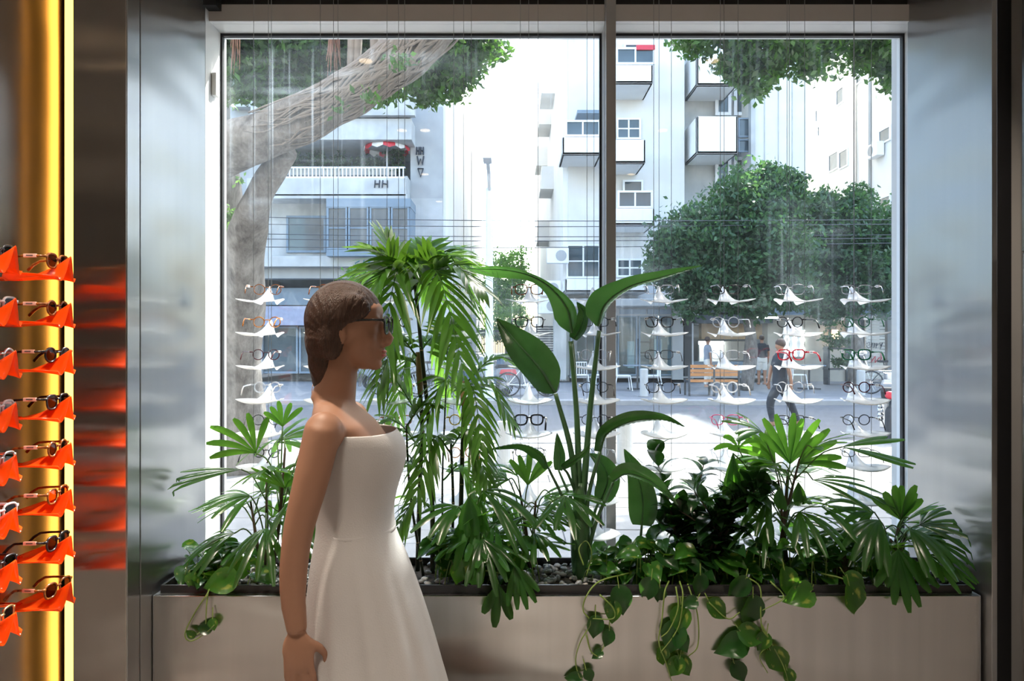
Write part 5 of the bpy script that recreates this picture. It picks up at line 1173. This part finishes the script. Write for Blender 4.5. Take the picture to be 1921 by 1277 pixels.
pothos(1410, 2.84, 'variegated pothos with large hanging leaves below the tallest lady palm', [[(1395, 1080, 2.8), (1425, 1100, 2.73), (1427, 1150, FY), (1430, 1180, FY), (1445, 1205, FY), (1425, 1230, FY), (1440, 1262, FY)], [(1428, 1170, FY), (1452, 1215, FY), (1470, 1250, FY), (1480, 1285, FY)], [(1330, 1130, FY), (1365, 1160, FY), (1388, 1148, FY)], [(1445, 1090, 2.75), (1470, 1120, FY), (1430, 1145, FY)]],
  [(1348, 1145, FY, 40, 1.0, 0), (1408, 1150, FY, 100, 1.35, 2), (1384, 1104, 2.71, 130, 1.1, 2), (1372, 1212, FY, 165, 1.35, 2), (1412, 1192, FY, 20, 1.2, 0), (1462, 1240, FY, 50, 1.25, 0), (1388, 1262, FY, 60, .9, 2), (1482, 1272, FY, 70, .7, 0), (1498, 1118, 2.70, 170, 1.35, 0), (1478, 1095, 2.71, 80, 1.2, 0), (1430, 1205, FY, 120, .8, 0)], [(1390, 1055, 2.86, 50, 32, 24), (1450, 1050, 2.86, 50, 34, 28), (1520, 1050, 2.86, 50, 34, 28)], 5)
pothos(1590, 2.84, 'pothos with one big leaf hanging over the rim near the right end', [[(1540, 1075, 2.78), (1580, 1085, 2.75), (1598, 1100, 2.72), (1600, 1115, FY)]], [(1601, 1126, FY, 75, 1.35, 0), (1606, 1092, 2.72, 30, 1.0, 0)], [(1580, 1045, 2.88, 40, 32, 22), (1640, 1055, 2.88, 40, 26, 18), (1745, 1065, 2.86, 25, 12, 5)], 6)
# bark stump
st = plant('bark_stump', 1578, 2.86, 'small rough brown bark stump between pothos leaves', 'stump')
m = MB().lathe([(.03, -.01), (.028, .03), (.03, .06), (.024, .1), (.012, .11)], seg=14); m.v = [tuple(V(v)*(1+.18*math.sin(v[0]*400+v[2]*300))) for v in m.v]; m.build('bark', M['stemdark'], st)
# ------------------------------------------------------------------ people
M['skin'] = pbr('skin', (.34, .175, .11), .5, 0, .06, 10, spec=.4); M['lip'] = pbr('lips', (.38, .11, .09), .4)
M['hair'] = pbr('brown_hair', (.055, .026, .016), .45, 0, .35, 40, .5, 60, (6, 6, .6)); M['dress'] = pbr('white_fabric', (.52, .505, .505), .85, 0, .04, 5, .12, 250)
M['shoe'] = pbr('tan_sandal', (.25, .14, .07), .6)
def limb_tube(mb, pts, rr, n=14, seg=14, flat=1.0):
    p = smooth_path(pts, n); r_ = np.interp(np.linspace(0, 1, n), np.linspace(0, 1, len(rr)), rr); mb.tube(p, list(r_), seg, flat=flat)
def hand(mb, wrist, d, palm_n, s=1.0, curl=.5, side=1):
    """hand hanging along d; palm faces palm_n"""
    d = V(d).normalized(); nrm = V(palm_n); nrm = (nrm-d*nrm.dot(d)).normalized(); sd = d.cross(nrm)*side
    c = wrist+d*.05*s; Mx = Matrix((sd, nrm, d)).transposed()
    mb.ell(c, (.040*s, .016*s, .055*s), Mx, 14, 10)
    for k, (o, l) in enumerate(((-.029, .066), (-.010, .078), (.010, .073), (.029, .058))):
        a = wrist+d*.088*s+sd*o*s; b = a+d*l*.42*s+nrm*.006*s+sd*o*.12; c2 = b+(d*(1-curl*.5)+nrm*curl).normalized()*l*.33*s; e = c2+(d*(1-curl)+nrm*curl*1.3).normalized()*l*.27*s
        mb.tube([a-d*.03, a, b, c2, e], [.0085*s, .0088*s, .0083*s, .0076*s, .0062*s], 8)
    a = wrist+d*.03*s-sd*.026*s; mb.tube([a, a+(d*.6-sd*.8).normalized()*.028*s+nrm*.01*s, a+(d*.85-sd*.75).normalized()*.052*s+nrm*.02*s, a+(d*.95-sd*.45).normalized()*.074*s+nrm*.028*s], [.013*s, .011*s, .0092*s, .0072*s], 8)

WX, WY = XW(657, 2.0), 2.0
wm = empty('person', (WX, WY, 0), 0, 'person in a long white strapless dress and sunglasses walking past the planter', 'person')
def W(x, y, z): return V((x, y, z))
b = MB()
# head: cranium, face, jaw, nose, chin, ears  (faces +x)
b.ell(W(-.012, 0, 1.553), (.094, .073, .094), None, 24, 16); b.ell(W(.022, 0, 1.505), (.064, .058, .080), None, 20, 14); b.ell(W(.040, 0, 1.462), (.040, .043, .040), None, 18, 12)
b.ell(W(.066, 0, 1.437), (.020, .022, .017)); b.ell(W(.058, 0, 1.578), (.030, .055, .03))
b.tube([W(.080, 0, 1.548), W(.094, 0, 1.525), W(.108, 0, 1.503), W(.103, 0, 1.496), W(.085, 0, 1.494)], [.009, .0105, .0115, .012, .012], 10)
b.ell(W(.098, .009, 1.497), (.009, .007, .007)); b.ell(W(.098, -.009, 1.497), (.009, .007, .007))
b.ell(W(.083, 0, 1.471), (.014, .020, .0075)); b.ell(W(.081, 0, 1.459), (.014, .018, .008))
for s_ in (-1, 1):
    b.ell(W(-.010, s_*.074, 1.515), (.017, .009, .030)); b.ell(W(.055, s_*.032, 1.500), (.022, .02, .022)); b.ell(W(.070, s_*.028, 1.558), (.016, .022, .009))
limb_tube(b, [W(-.03, 0, 1.50), W(-.033, 0, 1.41), W(-.048, 0, 1.33)], [.055, .051, .062])
# torso
def ringloft(mb, rings, seg=28, cap=True):
    v = []; f = []
    for (z, cx, rx, ry) in rings:
        for k in range(seg):
            a = 2*PI*k/seg; c, s_ = math.cos(a), math.sin(a); v.append((cx+rx*math.copysign(abs(c)**.9, c), ry*math.copysign(abs(s_)**.85, s_), z))
    n = len(rings)
    for i in range(n-1):
        for k in range(seg): k2 = (k+1) % seg; f.append((i*seg+k, i*seg+k2, (i+1)*seg+k2, (i+1)*seg+k))
    if cap: f.append(tuple(range(seg))); f.append(tuple((n-1)*seg+k for k in range(seg)))
    mb.add(v, f)
ringloft(b, [(.80, .02, .09, .13), (.88, .02, .098, .138), (.95, .015, .088, .122), (1.02, .012, .080, .110), (1.08, .012, .082, .112), (1.16, .016, .096, .130), (1.23, .008, .094, .140), (1.28, -.015, .078, .155), (1.315, -.035, .056, .125), (1.34, -.045, .045, .08)])
for s_ in (-1, 1): b.ell(W(.085, s_*.06, 1.185), (.045, .052, .048)); b.ell(W(-.03, s_*.160, 1.275), (.050, .045, .052))
# right arm (towards the camera), swinging slightly back
limb_tube(b, [W(-.03, -.165, 1.285), W(-.055, -.185, 1.16), W(-.085, -.195, 1.03), W(-.095, -.20, .90), W(-.085, -.20, .80)], [.047, .044, .037, .033, .024])
hand(b, W(-.085, -.20, .80), (.05, .02, -1), (0, 1, 0), 1.0, .35, -1)
limb_tube(b, [W(-.03, .165, 1.285), W(-.03, .19, 1.16), W(-.02, .20, 1.03), W(.02, .20, .91), W(.06, .195, .82)], [.047, .044, .037, .033, .024])
hand(b, W(.06, .195, .82), (.25, -.02, -1), (0, -1, 0), 1.0, .35, 1)
# legs mid-stride
limb_tube(b, [W(.0, -.085, .86), W(-.02, -.088, .68), W(-.03, -.088, .50), W(-.12, -.088, .30), W(-.20, -.088, .12)], [.080, .074, .055, .050, .034]); limb_tube(b, [W(.02, .085, .86), W(.08, .086, .68), W(.14, .086, .49), W(.17, .086, .29), W(.20, .086, .09)], [.080, .074, .055, .050, .034])
limb_tube(b, [W(-.215, -.088, .11), W(-.17, -.088, .06), W(-.09, -.088, .035)], [.034, .036, .026], flat=1.1); limb_tube(b, [W(.185, .086, .07), W(.25, .086, .055), W(.36, .086, .035)], [.036, .036, .026], flat=1.1)
body = remeshed('body', b, .0045, M['skin'], wm, 22, wfun=lambda p_: 1.0 if .86 < p_.z < 1.40 else .12); body.location = (0, 0, 0)
# lips
MB().ell(W(.0905, 0, 1.4705), (.0075, .018, .0045)).ell(W(.089, 0, 1.461), (.008, .016, .0055)).build('lips', M['lip'], wm, smooth=True)
# hair: cap with fringe line plus a low mass at the nape
h = MB(); rows = []; nu, nv = 36, 20
for i in range(nv+1):
    th = PI*.66*i/nv
    for_row = []
    for k in range(nu+1):
        a = 2*PI*k/nu; fx = math.cos(a)
        lim = PI*(.66-.24*max(0, fx)**.7-.02) ; t2 = min(th, lim)
        p = V((-.016+.106*math.sin(t2)*fx, .088*math.sin(t2)*math.sin(a), 1.553+.108*math.cos(t2)))
        for_row.append(p)
    rows.append(for_row)
outer = rows; h.grid(outer); inner = [[V((-.014+(p.x+.014)*.90, p.y*.90, 1.553+(p.z-1.553)*.90)) for p in r_] for r_ in rows]; h.grid([list(reversed(r_)) for r_ in inner])
m_ = nu+1; o2 = (nv+1)*m_
for k in range(nu): h.f.append((nv*m_+k, nv*m_+k+1, o2+nv*m_+(m_-2-k), o2+nv*m_+(m_-1-k)))
h.ell(W(-.062, 0, 1.500), (.058, .076, .075)); h.ell(W(-.070, 0, 1.445), (.042, .062, .06)); h.ell(W(-.072, 0, 1.405), (.030, .045, .045))
for s_ in (-1, 1): h.ell(W(-.035, s_*.070, 1.500), (.036, .02, .055)); h.ell(W(.02, s_*.068, 1.585), (.05, .018, .04))
hr = remeshed('hair', h, .005, M['hair'], wm, 9); hr.location = (0, 0, 0)
for v_ in hr.data.vertices:
    a_ = math.atan2(v_.co.z-1.50, v_.co.x+.01); q_ = v_.normal; k_ = .0009*math.sin(v_.co.y*260+math.sin(a_*3)*2.5)+.0006*math.sin(v_.co.y*520+a_*4)
    if abs(v_.co.y) > .045: k_ = .0009*math.sin(a_*34+v_.co.z*40)+.0006*math.sin(a_*71)
    v_.co += q_*k_
# dress: fitted bodice, flared pleated skirt
d_ = MB(); seg = 96; rings = [(1.262, .012, .108, .150), (1.235, .020, .122, .153), (1.19, .026, .128, .152), (1.13, .020, .112, .138), (1.06, .014, .098, .128), (1.0, .016, .100, .134), (.975, .018, .106, .144), (.90, .028, .128, .172), (.80, .042, .150, .190), (.68, .058, .172, .208), (.55, .070, .195, .225), (.42, .080, .215, .24), (.30, .088, .235, .252), (.20, .094, .25, .262)]
v = []
for (z, cx, rx, ry) in rings:
    pl_ = max(0, (.98-z))*.085
    for k in range(seg):
        a = 2*PI*k/seg; c, s_ = math.cos(a), math.sin(a); ff = 1+pl_*(math.sin(a*14+z*2)+.4*math.sin(a*23+1))*.9
        v.append((cx+rx*ff*math.copysign(abs(c)**.92, c), ry*ff*math.copysign(abs(s_)**.88, s_), z))
f = []
for i in range(len(rings)-1):
    for k in range(seg): k2 = (k+1) % seg; f.append((i*seg+k, i*seg+k2, (i+1)*seg+k2, (i+1)*seg+k))
d_.add(v, f); dr = d_.build('dress', M['dress'], wm, smooth=True); sm = dr.modifiers.new('thick', 'SOLIDIFY'); sm.thickness = .003; sb = dr.modifiers.new('sub', 'SUBSURF'); sb.levels = 1; sb.render_levels = 1
bt = MB(); v = []
for z in (.994, 1.0, 1.006):
    for k in range(48):
        a = 2*PI*k/48; v.append((.017+.1035*math.cos(a), .137*math.sin(a)*1.0, z))
bt.add(v, [(i*48+k, i*48+(k+1) % 48, (i+1)*48+(k+1) % 48, (i+1)*48+k) for i in range(2) for k in range(48)])
bo = bt.build('waist_seam', M['dress'], wm, smooth=True); bo.modifiers.new('t', 'SOLIDIFY').thickness = .002
for (x, y, z) in ((-.12, -.088, .0), (.27, .086, .0)): MB().cbox((x, y, z+.010), (.25, .085, .02)).build('sandal', M['shoe'], wm, bevel=.008)
sg = eyeglasses('sunglasses', 'dark sunglasses worn by the walking person', None, (WX+.104, WY, 1.541), -PI/2, 'black', 'square', .0026, 'lens_dark', cat='sunglasses')
sg.rotation_euler = (0, 0, -PI/2); sg.scale = (1.08, 1.0, 1.08)

# ---- small people across the road
def far_person(label, px, Y, h, rz, top, bottom, hair, stride=.0, z0=0.0, shorts=False, seated=False, group='people across the road'):
    e = empty('person', (XW(px, Y), Y, z0), rz, label, 'person', group); s = h/1.7; b = MB()
    b.ell(V((0, 0, 1.58))*s, (.085*s, .075*s, .115*s)); b.ell(V((.07, 0, 1.55))*s, (.025*s, .02*s, .03*s)); limb_tube(b, [V((0, 0, 1.5))*s, V((-.01, 0, 1.40))*s], [.055*s, .06*s], 6, 10)
    ringloft(b, [(z*s, cx*s, rx*s, ry*s) for z, cx, rx, ry in ((.82, 0, .11, .16), (.95, 0, .11, .16), (1.05, 0, .10, .145), (1.2, 0, .115, .17), (1.34, -.01, .10, .185), (1.42, -.01, .06, .1))], 16)
    for q in (-1, 1):
        a = stride*q
        limb_tube(b, [V((0, q*.19, 1.36))*s, V((-a*.25, q*.235, 1.1))*s, V((a*.1-a*.5, q*.23, .86))*s], [.052*s, .043*s, .03*s], 8, 10); hand(b, V((a*.1-a*.5, q*.23, .86))*s, (0, 0, -1), (0, -q, 0), s, .3, q)
        limb_tube(b, [V((0, q*.09, .86))*s, V((a*.6, q*.09, .48))*s, V((a*.8-abs(a)*.3, q*.09, .08))*s], [.09*s, .062*s, .04*s], 8, 10); limb_tube(b, [V((a*.8-abs(a)*.3-.04, q*.09, .05))*s, V((a*.8-abs(a)*.3+.17, q*.09, .035))*s], [.045*s, .035*s], 6, 8)
    remeshed('body', b, .012, M['skin'], e, 2).location = (0, 0, 0)
    t = MB(); ringloft(t, [(z*s, cx*s, rx*s, ry*s) for z, cx, rx, ry in ((.86, 0, .135, .185), (1.05, 0, .125, .17), (1.2, 0, .135, .19), (1.34, -.01, .12, .205), (1.43, -.01, .08, .12))], 20)
    for q in (-1, 1): limb_tube(t, [V((0, q*.17, 1.36))*s, V((-stride*q*.15, q*.23, 1.16))*s], [.07*s, .06*s], 6, 10)
    remeshed('shirt', t, .014, top, e, 2).location = (0, 0, 0)
    g2 = MB(); ringloft(g2, [(z*s, 0, rx*s, ry*s) for z, rx, ry in ((.78, .13, .18), (.9, .135, .19), (.97, .125, .175))], 20); lo = .45 if shorts else .1
    for q in (-1, 1):
        a = stride*q; limb_tube(g2, [V((0, q*.09, .86))*s, V((a*.6, q*.09, .5))*s]+([] if shorts else [V((a*.8-abs(a)*.3, q*.09, .1))*s]), [.105*s, .082*s]+([] if shorts else [.055*s]), 10, 12)
    remeshed('shorts' if shorts else 'trousers', g2, .014, bottom, e, 2).location = (0, 0, 0)
    MB().ell(V((-.015, 0, 1.615))*s, (.10*s, .09*s, .10*s)).build('hair', hair, e, smooth=True); return e
M['blackcloth'] = pbr('black_cotton', (.025, .03, .04), .9); M['paleshort'] = pbr('pale_shorts', (.6, .6, .58), .9); M['bluecloth'] = pbr('blue_grey_cotton', (.25, .28, .34), .9)
far_person('standing person in black shirt and pale shorts at the cafe counter', 1429, 25.3, 1.68, R(90), M['blackcloth'], M['paleshort'], M['hair'], .05, 0, True)
far_person('person in pale clothes standing behind the wooden bench', 1328, 24, 1.62, R(0), M['bluecloth'], M['paleshort'], M['hair'], .1)
far_person('person in dark clothes walking along the road', 1463, 14.2, 1.66, R(180), M['blackcloth'], M['blackcloth'], M['hair'], .35, -.13)
